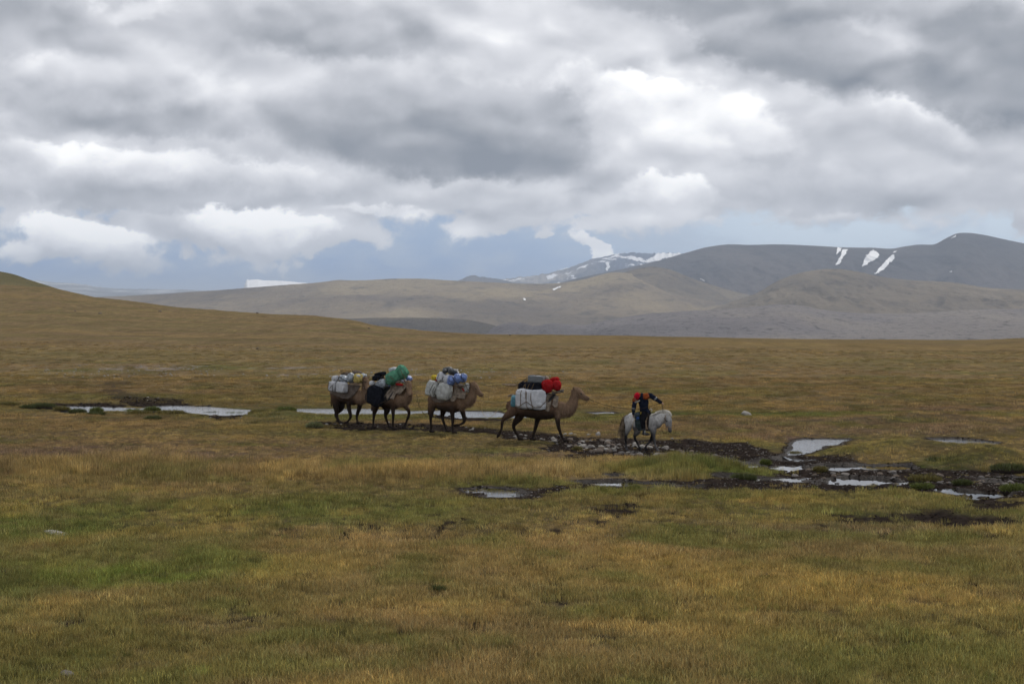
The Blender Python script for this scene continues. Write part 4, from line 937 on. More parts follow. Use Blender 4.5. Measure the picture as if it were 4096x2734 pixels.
hanging(f4, 'saddle_cloth', ([(560, 560), (800, 540), (1060, 540), (1250, 560)], [(560, 830), (760, 850), (1000, 850), (1075, 760)]), M_DARKCL, 'dark grey cloth under the load of the camel with red sacks', 'saddle cloth', seed=2)
bag(f4, 'sack', 765, 645, .52, (1.23, .40, .78), M_WHITE, 'large white woven sack lashed to the near flank of the foremost camel', 'sack', (0, 3, 0), e1=.34, e2=.55, noise=.06, wr=.05, taper=.05, seed=4)
bag(f4, 'sack', 765, 640, -.50, (1.15, .40, .75), M_WHITE, 'white sack on the far flank of the foremost camel', 'sack', (0, 0, 0), e1=.42, e2=.5, seed=5)
bag(f4, 'duffel_bag', 770, 420, .22, (1.0, .52, .42), M_BLACK, 'black padded duffel bag on top of the white sack, below the grey case', 'bag', (0, 0, 0), e1=.5, e2=.45, noise=.06, wr=.05, seed=6)
bag(f4, 'duffel_bag', 800, 400, -.30, (.95, .45, .42), M_BLACK, 'black duffel bag on the far side of the foremost camel', 'bag', (0, 0, 0), e1=.5, e2=.45, noise=.06, seed=16)
case = bpy.data.objects.new('hard_case', None); C.objects.link(case); pc = f4.pt(885, 262, .12); f4.place(case, pc, (0, 3, -8)); tag(case, 'grey hard plastic case tied flat on top of the foremost load', 'case')
superbag('case_shell', (.62, .44, .27), M_CASE, 3, e1=.22, e2=.22, noise=0, wr=0, parent=case)
lid = superbag('case_rib', (.64, .46, .025), M_CASE, 3, e1=.2, e2=.2, noise=0, wr=0, parent=case); lid.location = (0, 0, .03)
lp = superbag('case_panel', (.20, .02, .16), M_CASE, 3, e1=.25, e2=.25, noise=0, wr=0, parent=case); lp.location = (-.14, -.222, -.01)
lp = superbag('case_panel', (.20, .02, .16), M_CASE, 3, e1=.25, e2=.25, noise=0, wr=0, parent=case); lp.location = (.14, -.222, -.01)
f4.bvh.append(BVHTree.FromPolygons([(Matrix.Translation(pc) @ vv.co) for vv in case.children[0].data.vertices], [tuple(f.vertices) for f in case.children[0].data.polygons]))
bag(f4, 'red_sack', 1095, 400, .30, (.46, .40, .52), M_RED, 'red stuffed sack nearest the grey case, tapering downward', 'sack', (0, -14, 0), e1=.8, e2=.85, noise=.05, wr=.015, taper=-.18, seed=8)
bag(f4, 'red_sack', 1270, 385, .22, (.36, .38, .42), M_RED, 'round red sack nearest the camel neck', 'sack', (0, 6, 0), e1=.85, e2=.9, noise=.05, wr=.015, seed=9)
o = bag(f4, 'red_sack', 1235, 270, -.05, (.40, .30, .20), M_RED, 'red sack with a knotted end lying on top of the two others', 'sack', (0, -6, 0), e1=.8, e2=.9, noise=.06, wr=.02, pinch=(0, 1), seed=10)
bag(f4, 'fur_bundle', 1060, 250, -.1, (.26, .3, .22), M_FELT, 'brown furry bundle between the grey case and the red sacks', 'bundle', (0, 20, 0), e1=.9, e2=.9, seed=11)
bag(f4, 'jerrycan', 462, 680, .12, (.26, .44, .46), M_TEAL, 'teal plastic container behind the white sack at the camel rump', 'container', (0, 4, 0), e1=.5, e2=.5, noise=.03, wr=.01, seed=12)
stick(f4, 'tent_pole', (235, 360), (760, 390), .026, M_WOOD, 'upper of two wooden poles sticking out behind the foremost camel', sa=-.05, sb=-.05)
stick(f4, 'tent_pole', (300, 380), (760, 400), .028, M_WOOD, 'lower of two wooden poles sticking out behind the foremost camel', sa=.06, sb=.06)
for i, (a, b_, l) in enumerate((((480, 392), (735, 240), 'topmost'), ((500, 405), (760, 262), 'middle'), ((520, 418), (720, 300), 'lowest'))):
    stick(f4, 'slanting_stick', a, b_, .016, M_TROPE if i == 1 else M_WOOD, '%s of the thin slanting sticks leaning on the black duffel of the foremost camel' % l, 'stick', sa=.06 + .05 * i, sb=.12 + .05 * i)
stick(f4, 'wooden_peg', (350, 580), (470, 560), .042, M_WOOD, 'thick wooden peg poking out behind the teal container', 'peg', sa=.1, sb=.05)
for i, (a, b_, l) in enumerate((((1170, 500), (1330, 520), 'thick brown'), ((1180, 530), (1400, 470), 'upper grey'), ((1190, 545), (1395, 500), 'lower grey'))):
    stick(f4, 'saddle_stick', a, b_, .034, M_WOOD if i == 0 else M_GWOOD, '%s saddle stick end below the red sacks' % l, 'stick', sa=.30 - .04 * i, sb=.24 - .06 * i)
hanging(f4, 'saddle_pad', ([(1055, 560), (1130, 540), (1190, 560)], [(1050, 860), (1110, 880), (1130, 840)]), M_FELT, 'long beige felt pad hanging in front of the white sack', 'saddle pad', seed=5, thick=.06, nx=10)
hanging(f4, 'saddle_pad', ([(1200, 590), (1250, 580), (1300, 600)], [(1180, 760), (1240, 810), (1275, 790)]), M_FELT, 'short beige felt pad over the shoulder of the foremost camel', 'saddle pad', seed=6, thick=.05, nx=10)
hanging(f4, 'saddle_strap', ([(1060, 545), (1160, 545), (1250, 560)], [(1055, 800), (1060, 745), (1180, 640)]), M_DARKCL, 'dark strap cloth between the white sack and the felt pads', 'saddle cloth', seed=7, nx=10)
lashing(f4, [[(740, 300), (640, 400), (595, 520), (590, 760)], [(860, 200), (770, 300), (710, 440), (700, 600), (700, 760), (750, 835)], [(835, 350), (790, 450), (785, 640), (830, 820)], [(560, 780), (700, 680), (860, 790), (960, 795), (1060, 690), (1180, 570)],
             [(690, 290), (660, 370), (690, 480), (690, 620)], [(740, 190), (860, 185), (960, 190), (1040, 215)], [(700, 240), (480, 395)]], .012, M_ROPE, 'brown rope lashing the white sack, black duffel and grey case of the foremost camel')

# ------------------------------------------------------------------ third camel (blue bags)
f3 = Frame(-2.62, 58.5, 28, 1660, 1430, 4.9)
camel(f3, 'camel with blue bags and pale canvas sacks walking second from the horse, one foreleg lifted',
      {'nf': [(735, 1010), (742, 1210), (735, 1390), (755, 1490)], 'ff': [(925, 1020), (968, 1235), (880, 1310), (815, 1322)],
       'nh': [(345, 930), (308, 1150), (315, 1340), (318, 1445)], 'fh': [(560, 960), (535, 1160), (595, 1350), (630, 1460)]},
      [(950, 830, 0, .30, .21), (1045, 830, 0, .27, .19), (1110, 760, 0, .23, .165), (1115, 670, 0, .185, .14), (1120, 580, 0, .15, .125)],
      0, 26, hs=1.1, body=(p0x(f3, 300), p0x(f3, 950)), seed=2, shade=1.0)
hanging(f3, 'saddle_cloth', ([(290, 700), (450, 720), (620, 730), (760, 700)], [(290, 810), (400, 860), (540, 880), (700, 840)]), M_DFELT, 'brown felt blanket showing below the canvas sacks of the camel with blue bags', 'blanket', seed=12, ragged=.08)
bag(f3, 'canvas_sack', 350, 600, .42, (.58, .40, .66), M_CANVAS, 'pale canvas sack hanging over the rump of the camel with blue bags', 'sack', (0, 8, 0), e1=.5, e2=.5, noise=.05, wr=.04, taper=.15, seed=21)
bag(f3, 'canvas_sack', 570, 665, .50, (.66, .44, .70), M_CANVAS, 'bulging pale canvas sack with folded top on the flank of the camel with blue bags', 'sack', (0, 6, 0), e1=.55, e2=.55, noise=.06, wr=.055, seed=22)
bag(f3, 'canvas_sack', 520, 640, -.48, (.9, .4, .7), M_CANVAS, 'canvas sack on the far side of the camel with blue bags', 'sack', e1=.5, e2=.5, seed=23)
bag(f3, 'white_sack', 520, 375, .26, (.34, .36, .42), M_WHITE, 'tall white sack wedged behind the blue bags', 'sack', (0, 10, 0), e1=.6, e2=.6, noise=.09, wr=.05, taper=.2, seed=24)
bag(f3, 'white_sack', 630, 425, .30, (.30, .32, .42), M_WHITE, 'crumpled white sack just left of the first blue bag', 'sack', (0, -6, 0), e1=.6, e2=.6, noise=.09, wr=.05, seed=25)
bag(f3, 'yellow_bag', 385, 390, -.1, (.28, .3, .24), M_YEL, 'small yellow bag at the back of the load with blue bags', 'bag', e1=.7, e2=.7, wr=.05, seed=26)
bag(f3, 'red_pouch', 430, 435, .05, (.12, .12, .12), M_RED, 'tiny red pouch under the yellow bag', 'pouch', e1=.7, e2=.7, seed=27)
bag(f3, 'black_bag', 640, 235, .02, (.40, .40, .24), M_CHAR, 'shiny black bag on top of the load with blue bags', 'bag', (0, -8, 0), e1=.7, e2=.7, noise=.08, wr=.06, seed=28)
bag(f3, 'black_bag', 750, 275, .14, (.50, .36, .28), M_CHAR, 'long shiny black bag lying above the blue bags', 'bag', (0, 10, 0), e1=.7, e2=.6, noise=.08, wr=.06, pinch=(0, 1), seed=29)
bag(f3, 'black_bag', 585, 265, .24, (.2, .2, .2), M_CHAR, 'small black bundle at the left end of the black bags', 'bag', e1=.8, e2=.8, seed=30)
bag(f3, 'blue_bag', 715, 440, .40, (.34, .32, .42), M_BLUE, 'darkest blue plastic bag, leftmost of the blue bags', 'bag', (0, 10, 0), e1=.75, e2=.75, noise=.06, wr=.05, seed=31)
bag(f3, 'blue_bag', 835, 405, .34, (.34, .34, .42), M_BLUE, 'middle blue plastic bag on the third load', 'bag', (0, 12, 0), e1=.75, e2=.75, noise=.06, wr=.05, seed=32)
bag(f3, 'blue_bag', 945, 395, .20, (.30, .34, .40), M_BLUE, 'rightmost blue plastic bag beside the camel neck', 'bag', (0, 14, 0), e1=.75, e2=.75, noise=.06, wr=.05, seed=33)
bag(f3, 'felt_roll', 870, 540, .34, (.42, .2, .18), M_DFELT, 'rolled brown felt under the blue bags', 'felt roll', (0, 2, 0), e1=.7, e2=.7, seed=34)
bag(f3, 'cloth_bundle', 1020, 590, .12, (.28, .3, .40), M_CANVAS, 'crumpled pale cloth bundle against the neck of the camel with blue bags', 'bundle', (0, 12, 0), e1=.7, e2=.7, noise=.1, wr=.08, seed=35)
bag(f3, 'red_strap', 945, 625, .30, (.16, .05, .05), M_RED, 'red strap between felt pad and cloth bundle', 'strap', (0, 48, 0), e1=.5, e2=.5, noise=.02, seed=36, track=False)
hanging(f3, 'saddle_pad', ([(740, 590), (800, 580), (870, 580)], [(690, 830), (740, 870), (780, 820)]), M_FELT, 'folded beige felt pad hanging beside the bulging canvas sack', 'saddle pad', seed=8, thick=.06, nx=10, fold=.05)
hanging(f3, 'saddle_pad', ([(840, 600), (900, 590), (960, 640)], [(800, 780), (870, 800), (960, 800)]), M_FELT, 'light felt pad over the shoulder of the camel with blue bags', 'saddle pad', seed=9, thick=.06, nx=10, fold=.03)
lashing(f3, [[(430, 440), (370, 560), (335, 660), (350, 750)], [(600, 330), (470, 480), (395, 620), (400, 740)], [(540, 495), (450, 560), (415, 680), (440, 780)], [(480, 240), (450, 340), (430, 440)], [(640, 270), (740, 370), (800, 450), (850, 550)], [(850, 300), (910, 400), (945, 500), (990, 650)], [(800, 560), (900, 560), (1010, 530)]],
        .010, M_DROPE, 'dark rope tied over canvas sacks and blue bags')

# ------------------------------------------------------------------ second camel (green bag)
f2 = Frame(-5.28, 60.6, 38, 1280, 1430, 5.226)
camel(f2, 'camel with a huge black bag and a green bundle, second from the left',
      {'nf': [(1530, 1020), (1530, 1200), (1525, 1380), (1535, 1465)], 'ff': [(1790, 1010), (1862, 1150), (1805, 1340), (1755, 1420)],
       'nh': [(1160, 1010), (1130, 1190), (1115, 1370), (1118, 1440)], 'fh': [(1395, 1050), (1370, 1210), (1420, 1370), (1460, 1440)]},
      [(1690, 840, 0, .31, .24), (1785, 845, 0, .28, .22), (1835, 770, 0, .235, .18), (1840, 680, 0, .19, .155), (1840, 580, .02, .15, .13)],
      38, 36, body=(p0x(f2, 1110), p0x(f2, 1720)), seed=3, shade=1.05, hs=1.12)
bag(f2, 'black_bag', 1150, 790, .56, (.92, .42, .86), M_BLACK, 'huge matte black bag hanging on the flank of the camel with the green bundle', 'bag', (0, 10, 0), e1=.6, e2=.6, noise=.08, wr=.03, taper=.12, seed=41)
bag(f2, 'black_bag', 1500, 760, -.52, (.9, .4, .72), M_DBLUE, 'navy bag on the far flank of the camel with the green bundle', 'bag', e1=.6, e2=.6, seed=42)
bag(f2, 'plastic_bundle', 1290, 555, .34, (.62, .34, .40), M_PLAS, 'grey plastic wrapped bundle between the black bags', 'bundle', (0, -22, 0), e1=.55, e2=.55, noise=.06, wr=.05, seed=43)
bag(f2, 'plastic_bundle', 1090, 530, .30, (.24, .26, .22), M_WHITE, 'small whitish plastic bundle left of the grey one above the huge black bag', 'bundle', e1=.8, e2=.8, noise=.08, wr=.05, seed=44)
bag(f2, 'black_pack', 1215, 420, .10, (.50, .42, .24), M_BLACK, 'black pack below the flatter one, left of the green bundle', 'bag', (0, -8, 0), e1=.5, e2=.5, noise=.06, wr=.05, seed=45)
bag(f2, 'black_pack', 1260, 345, .02, (.50, .42, .18), M_BLACK, 'flat black pack lying uppermost, left of the green bundle', 'bag', (0, -12, 0), e1=.5, e2=.5, noise=.06, wr=.04, seed=46)
bag(f2, 'white_bag', 1530, 245, -.12, (.44, .3, .18), M_WHITE, 'flat white bag peeping out behind the green bundle', 'bag', (0, -14, 0), e1=.6, e2=.6, wr=.05, seed=47)
bag(f2, 'green_bundle', 1525, 420, .30, (.78, .5, .54), M_GREEN, 'large lower green bundle tied on the camel second from the left', 'bundle', (0, -24, 0), e1=.62, e2=.7, noise=.06, wr=.06, seed=48)
bag(f2, 'green_bundle', 1720, 305, .12, (.62, .46, .50), M_GREEN, 'upper green bundle rising above the camel head', 'bundle', (0, 40, 0), e1=.6, e2=.7, noise=.08, wr=.08, seed=49)
bag(f2, 'blue_bag', 1855, 430, -.35, (.30, .3, .22), M_BLUE, 'blue bag showing behind the head of the camel with the green bundle', 'bag', (0, 24, 0), e1=.7, e2=.7, wr=.05, seed=50)
bag(f2, 'fur_bundle', 1610, 500, .26, (.28, .26, .20), M_FELT, 'shaggy brown bundle under the green bundle', 'bundle', e1=.9, e2=.9, noise=.15, wr=.1, seed=51)
bag(f2, 'cloth_bundle', 1740, 475, .10, (.34, .3, .20), M_PLAS, 'pale crumpled cloth between the green bundle and the camel head', 'bundle', (0, 20, 0), e1=.8, e2=.8, noise=.12, wr=.1, seed=52)
bag(f2, 'red_cloth', 1660, 558, .32, (.40, .10, .10), M_RED, 'red cloth band under the shaggy bundle', 'cloth', (0, 4, 0), e1=.6, e2=.6, noise=.08, seed=53)
hanging(f2, 'saddle_pad', ([(1430, 590), (1510, 570), (1610, 570)], [(1360, 800), (1440, 860), (1540, 840)]), M_FELT, 'ragged beige felt pad hanging beside the huge black bag', 'saddle pad', seed=13, thick=.04, nx=18, ragged=.14, fold=.07)
hanging(f2, 'saddle_pad', ([(1590, 570), (1680, 560), (1760, 590)], [(1560, 740), (1660, 760), (1750, 640)]), M_FELT, 'curled beige felt pad on the shoulder beside the camel neck', 'saddle pad', seed=14, thick=.04, nx=14, ragged=.08, fold=.07)
hanging(f2, 'saddle_cloth', ([(1100, 620), (1300, 600), (1500, 600)], [(1100, 900), (1280, 960), (1480, 860)]), M_DARKCL, 'dark cloth under the huge black bag', 'saddle cloth', seed=15)
lashing(f2, [[(1190, 370), (1130, 500), (1070, 600), (1050, 720), (1090, 960)], [(1300, 470), (1130, 560), (1020, 680), (1010, 780), (1060, 960)], [(1380, 850), (1310, 980)], [(1180, 480), (1320, 430), (1420, 500)], [(1650, 250), (1700, 380), (1760, 470)], [(1480, 380), (1530, 420), (1560, 470)]],
        .010, M_ROPE, 'thin rope over the huge black bag and the grey plastic bundle')

# ------------------------------------------------------------------ last camel (white box sacks)
f1 = Frame(-7.25, 63.0, 42, 1280, 1430, 5.226)
camel(f1, 'last camel of the line with boxy white sacks and a brown blanket',
      {'nf': [(600, 980), (640, 1215), (600, 1330), (540, 1375)], 'ff': [(830, 1000), (772, 1210), (775, 1370), (790, 1430)],
       'nh': [(330, 970), (352, 1190), (385, 1340), (425, 1408)], 'fh': [(450, 1000), (330, 1180), (350, 1350), (368, 1410)]},
      [(840, 830, 0, .28, .23), (900, 830, 0, .25, .19), (935, 730, 0, .18, .15), (935, 620, 0, .15, .13), (945, 500, .02, .13, .12)],
      30, 30, hs=1.1, body=(p0x(f1, 265), p0x(f1, 850)), seed=4, shade=.98)
hanging(f1, 'blanket', ([(330, 560), (480, 570), (620, 550), (740, 590)], [(140, 745), (330, 810), (480, 850), (600, 850)]), M_DFELT, 'wide brown blanket spread under the white sacks of the last camel', 'blanket', s0=.45, seed=16, thick=.03, ragged=.05)
hanging(f1, 'blanket', ([(620, 570), (690, 560), (740, 590)], [(495, 850), (560, 860), (650, 780)]), M_DFELT, 'loose brown blanket flap near the foreleg of the last camel', 'blanket', s0=.45, seed=17, thick=.03)
bag(f1, 'white_sack', 285, 595, .50, (.44, .36, .46), M_WHITE, 'boxy white sack, left half of the pair on the last camel', 'sack', (0, 4, 0), e1=.38, e2=.4, noise=.04, wr=.03, seed=61)
bag(f1, 'white_sack', 460, 620, .52, (.54, .36, .50), M_WHITE, 'boxy white sack, right half of the pair on the last camel', 'sack', (0, 4, 0), e1=.38, e2=.4, noise=.05, wr=.04, seed=62)
bag(f1, 'white_sack', 400, 610, -.48, (.9, .36, .5), M_WHITE, 'white sack on the far flank of the last camel', 'sack', e1=.4, e2=.4, seed=63)
bag(f1, 'plastic_bundle', 320, 440, .34, (.34, .3, .30), M_WHITE, 'whitish plastic bundle above the left white sack', 'bundle', (0, -14, 0), e1=.7, e2=.7, noise=.07, wr=.05, seed=64)
bag(f1, 'plastic_bundle', 505, 440, .36, (.50, .32, .32), M_PLAS, 'grey plastic bundle above the right white sack', 'bundle', (0, 14, 0), e1=.65, e2=.65, noise=.06, wr=.05, seed=65)
bag(f1, 'plastic_bundle', 650, 420, .30, (.34, .34, .44), M_PLAS, 'arched grey plastic bundle left of the pale yellow bag', 'bundle', (0, 26, 0), e1=.65, e2=.6, noise=.06, wr=.05, seed=66)
bag(f1, 'yellow_bag', 800, 425, .22, (.42, .32, .40), M_PYEL, 'pale yellow bag with a white patch on the last camel', 'bag', (0, 4, 0), e1=.5, e2=.55, noise=.05, wr=.04, seed=67)
bag(f1, 'white_patch', 800, 375, .33, (.22, .10, .10), M_WHITE, 'white cloth patch lying on the pale yellow bag', 'cloth', (0, 6, 0), e1=.5, e2=.5, noise=.05, seed=68)
bag(f1, 'plastic_bundle', 905, 385, .0, (.28, .3, .24), M_PLAS, 'grey plastic bundle just behind the head of the last camel', 'bundle', e1=.7, e2=.7, noise=.08, wr=.06, seed=69)
bag(f1, 'dark_bundle', 770, 310, .0, (.46, .3, .2), M_DFELT, 'dark brown bundle on top of the last load', 'bundle', e1=.7, e2=.7, noise=.14, wr=.08, seed=70)
bag(f1, 'dark_bundle', 560, 340, .0, (.55, .4, .2), M_DFELT, 'brown bundle under the coil of tan rope', 'bundle', e1=.7, e2=.7, noise=.06, wr=.05, seed=71)
cb = ([], []); r_ = random.Random(3); pc = np.array(f1.pt(520, 285, .05))
for k in range(9):
    a0 = r_.uniform(0, 6.28); rr = r_.uniform(.14, .24); cx_, cz_ = r_.uniform(-.08, .1), r_.uniform(-.03, .05); tl = r_.uniform(-.5, .5)
    rope_buf(cb, [(cx_ + rr * math.cos(a0 + t) * 1.3, rr * math.sin(a0 + t) * .8, cz_ + tl * rr * math.cos(a0 + t) + .045 * math.sin(2 * t + k)) for t in np.linspace(0, 5.6, 12)], .014, 2)
o = direct('rope_coil', cb, M_TROPE); f1.place(o, tuple(pc)); tag(o, 'tangled coil of tan rope on top of the last camel load', 'rope')
for i, (a, b_) in enumerate((((620, 545), (880, 545)), ((640, 560), (880, 585)))):
    stick(f1, 'saddle_pole', a, b_, .022, M_WOOD, ('upper' if i == 0 else 'lower') + ' saddle pole under the pale yellow bag', 'pole', sa=.42, sb=.3)
lashing(f1, [[(400, 350), (330, 420), (270, 520), (240, 620), (270, 710)], [(410, 360), (370, 470), (350, 600), (345, 700)], [(430, 360), (390, 480), (290, 640)], [(380, 350), (470, 420), (560, 480)], [(870, 350), (880, 450), (870, 530)], [(700, 540), (800, 520), (880, 500)]], .012, M_DROPE, 'dark rope binding the boxy white sacks of the last camel')

# ================================================================== THE HORSE AND ITS RIDER
fh = Frame(5.02, 51.5, 16, 2440, 1530, 5.407)
horse = bpy.data.objects.new('horse', None); C.objects.link(horse); horse.matrix_world = fh.M
tag(horse, 'pale grey horse with dark legs and cropped white mane, head lowered, ridden over the stones', 'horse')
B = ([], []); hpnt = fh.pt
def hq(a, b_, s, r, rl=None): return hpnt(a, b_, s) + (r, rl if rl else r)
chain(B, [hq(385, 800, 0, .17, .17), hq(470, 800, 0, .265, .25), hq(600, 845, 0, .285, .29), hq(760, 860, 0, .30, .29), hq(900, 860, 0, .32, .26), hq(1000, 870, 0, .26, .21), hq(1040, 885, 0, .18, .16)], 20, 5)
chain(B, [hq(930, 820, 0, .27, .2), hq(1030, 790, 0, .24, .15), hq(1130, 760, 0, .20, .115), hq(1215, 730, 0, .145, .09), hq(1255, 715, 0, .11, .08)], 18, 5)
chain(B, [hq(1235, 725, 0, .12, .085), hq(1262, 800, 0, .125, .095), hq(1280, 890, 0, .10, .08), hq(1290, 980, 0, .072, .058), hq(1296, 1035, 0, .066, .058), hq(1298, 1060, 0, .052, .05)], 16, 4)
chain(B, [hq(1215, 860, 0, .075, .07), hq(1238, 930, 0, .05, .045)], 12, 3)
for s in (-.07, .07): chain(B, [hq(1235, 690, s, .032, .026), hq(1240, 662, s * 1.25, .028, .018), hq(1246, 635, s * 1.3, .008, .008)], 8, 3)
HL = {'nf': ([(925, 960), (935, 1110), (958, 1260), (985, 1400), (1015, 1500)], 1), 'ff': ([(930, 960), (930, 1120), (868, 1260), (795, 1400), (762, 1470)], 1),
      'nh': ([(420, 850), (405, 960), (345, 1150), (345, 1330), (352, 1440)], 0), 'fh': ([(560, 900), (590, 1050), (532, 1165), (600, 1330), (635, 1450)], 0)}
for key, (pts, fore) in HL.items():
    s = .15 if key[0] == 'n' else -.15
    P_ = [hpnt(a, b_, s * (1 if i else .8)) for i, (a, b_) in enumerate(pts)]
    rad = [(.15, .12), (.085, .075), (.052, .045), (.034, .030), (.036, .036)] if fore else [(.20, .14), (.13, .10), (.056, .042), (.036, .032), (.038, .038)]
    Q = [p_ + rad[i] for i, p_ in enumerate(P_)]; ft = Q[-1]; Q[-1] = (ft[0], ft[1], .10) + rad[4]
    Q[-2] = (Q[-2][0], Q[-2][1], max(Q[-2][2], .2)) + rad[3]
    chain(B, Q, 12, 5)
    chain(B, [(ft[0] + .0, ft[1], .11, .042), (ft[0] + .03, ft[1], .05, .055), (ft[0] + .045, ft[1], .012, .062)], 12, 2, caps=True)
hb = fused('body', B, .016, M_COAT, horse, 3)
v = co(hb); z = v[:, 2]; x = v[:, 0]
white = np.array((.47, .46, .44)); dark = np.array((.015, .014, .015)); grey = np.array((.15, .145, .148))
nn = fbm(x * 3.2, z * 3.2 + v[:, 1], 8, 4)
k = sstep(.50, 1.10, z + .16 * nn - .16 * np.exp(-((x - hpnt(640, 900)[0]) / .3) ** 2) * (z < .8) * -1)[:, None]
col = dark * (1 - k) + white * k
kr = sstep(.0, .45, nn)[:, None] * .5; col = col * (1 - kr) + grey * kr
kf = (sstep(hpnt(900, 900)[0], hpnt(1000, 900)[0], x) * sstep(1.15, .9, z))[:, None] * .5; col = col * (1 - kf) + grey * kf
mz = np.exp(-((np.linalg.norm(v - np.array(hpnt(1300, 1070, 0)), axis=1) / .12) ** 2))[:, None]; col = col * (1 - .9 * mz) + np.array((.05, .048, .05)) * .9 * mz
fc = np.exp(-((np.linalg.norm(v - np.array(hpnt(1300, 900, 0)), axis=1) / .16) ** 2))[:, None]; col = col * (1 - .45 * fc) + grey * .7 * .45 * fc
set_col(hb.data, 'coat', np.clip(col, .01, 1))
fh.bvh = [BVHTree.FromPolygons([Vector(p_) for p_ in v.tolist()], [tuple(p_.vertices) for p_ in hb.data.polygons])]
for s in (-1, 1):
    e = ([], []); chain(e, [hq(1222, 822, s * .092, .019), hq(1236, 826, s * .094, .017)], 8, 2); direct('eye', e, M_EYE, horse)
    e = ([], []); chain(e, [hq(1284, 1040, s * .05, .014), hq(1292, 1048, s * .052, .012)], 8, 2); direct('nostril', e, M_EYE, horse)
M_MANE = cloth_mat('cream_mane_hair', (.50, .47, .41), .8, .2, .3, 20, .02, 40)
M_TAIL = cloth_mat('dark_to_straw_tail_hair', (.17, .13, .09), .8, .2, .6, 6, .02, 40)
def strands(name, lines, r, mat, parent, label=None, ns=5):
    buf = ([], [])
    for l in lines: chain(buf, [tuple(p_) + (r * (1 - .75 * i / (len(l) - 1)),) for i, p_ in enumerate(l)], ns, 3)
    o = direct(name, buf, mat, parent)
    if label: o['label'] = label
    return o
rr = random.Random(5); Ls = []
crest = catmull([hpnt(985, 665, 0), hpnt(1060, 640, 0), hpnt(1130, 622, 0), hpnt(1200, 625, 0), hpnt(1262, 655, 0)], 10)
MB = ([], []); chain(MB, [hq(1000, 668, 0, .06, .05), hq(1080, 650, 0, .075, .055), hq(1170, 640, 0, .085, .055), hq(1250, 655, 0, .09, .06), hq(1302, 700, 0, .07, .06), hq(1310, 730, 0, .03, .04)], 12, 4)
V_ = np.array(MB[0]); V_ += .016 * np.stack([fbm(V_[:, 0] * 16, V_[:, 2] * 16, 3), fbm(V_[:, 0] * 16, V_[:, 2] * 16 + V_[:, 1] * 9, 4), fbm(V_[:, 0] * 22, V_[:, 1] * 22, 6)], 1)
direct('mane', ([tuple(q) for q in V_], MB[1]), M_MANE, horse)
for i in range(46):
    t = rr.random() * .5; c0 = crest[int(t * (len(crest) - 1))]; l = []
    for j in range(5): l.append((c0[0] - .05 * j * rr.uniform(.9, 1.5) - .01 * j * j, c0[1] - .035 * j - .03, c0[2] - .012 * j ** 1.8 - rr.uniform(0, .01)))
    Ls.append(l)
for i in range(60):
    c0 = crest[rr.randrange(len(crest))]; a = rr.uniform(-1, 1)
    Ls.append([(c0[0], c0[1] + a * .03, c0[2] + .02), (c0[0] + rr.uniform(-.02, .03), c0[1] + a * .06, c0[2] + .075 - abs(a) * .03), (c0[0] + rr.uniform(-.03, .05), c0[1] + a * .085, c0[2] + .05 - abs(a) * .07)])
strands('mane_lock', Ls, .012, M_MANE, horse)
TL = []
for i in range(90):
    o1, o2 = rr.gauss(0, 1), rr.gauss(0, 1); e = rr.uniform(.75, 1.0)
    base = [hpnt(372, 690, 0), hpnt(318, 740, 0), hpnt(292, 850, 0), hpnt(276, 1000, 0), hpnt(270, 1110, 0), hpnt(275, 1190, 0)]
    l = [(p_[0] + o1 * .010 * (j + .5) * (1.4 if j < 5 else .9), p_[1] + o2 * .012 * (j + .5), p_[2]) for j, p_ in enumerate(base)]
    TL.append(l[:5] if e < .85 else l)
tl = strands('tail', TL, .016, M_TAIL, horse)
# tack: parts of nothing else, so each strap set is a thing of its own
tk = bpy.data.objects.new('saddle', None); C.objects.link(tk); tk.matrix_world = fh.M; tag(tk, 'dark saddle with silver-rimmed pommel under the rider', 'saddle')
sb = superbag('seat', (.52, .40, .16), M_LEATH, 5, e1=.7, e2=.7, noise=.03, wr=.0, parent=tk); sb.location = hpnt(745, 672, 0)
pb = ([], []); chain(pb, [hq(820, 720, .17, .035, .02), hq(815, 650, .14, .05, .02), hq(838, 610, .06, .05, .02), hq(845, 600, 0, .05, .02), hq(838, 610, -.06, .05, .02), hq(820, 700, -.15, .035, .02)], 10, 5); direct('pommel', pb, M_LEATH, tk)
M_METAL, n, b = new_mat('dull_metal', .35, .5); b.inputs['Metallic'].default_value = .8; n.put(b.inputs['Base Color'], n.mix(n.noise(obj_pos(n), 20), (.4, .4, .4), (.6, .6, .58)))
rb = ([], []); c0 = np.array(hpnt(880, 600, .03)); rope_buf(rb, [tuple(c0 + np.array((.045 * math.cos(t), 0, .055 * math.sin(t) + .01))) for t in np.linspace(-.9, 4.1, 12)], .010, 2, 8); direct('pommel_ring', rb, M_METAL, tk)
fl = hanging(fh, 'saddle_flap', ([(760, 660), (810, 650), (850, 680)], [(760, 1000), (800, 1020), (835, 1010)]), M_LEATH, None, None, seed=21, thick=.025, nx=10, s0=.26)
fl.parent = tk; fl.matrix_parent_inverse = fh.M.inverted()
gb = ([], []); rope_buf(gb, drape(fh, [(775, 760), (765, 880), (790, 1010)], .016, .02), .018, 1, 8); direct('girth_strap', gb, M_TLEATH, tk)
sbb = hanging(fh, 'saddle_bag', ([(520, 700), (590, 640), (660, 640)], [(560, 950), (620, 1020), (700, 1030)]), M_DARKCL, 'dark green saddle bag and cloth hanging behind the rider leg', 'saddle bag', seed=22, thick=.05, nx=16, s0=.28, fold=.05)
sbb.data.materials[0] = cloth_mat('dark_green_canvas', (.030, .042, .042), .85, .15, .4)
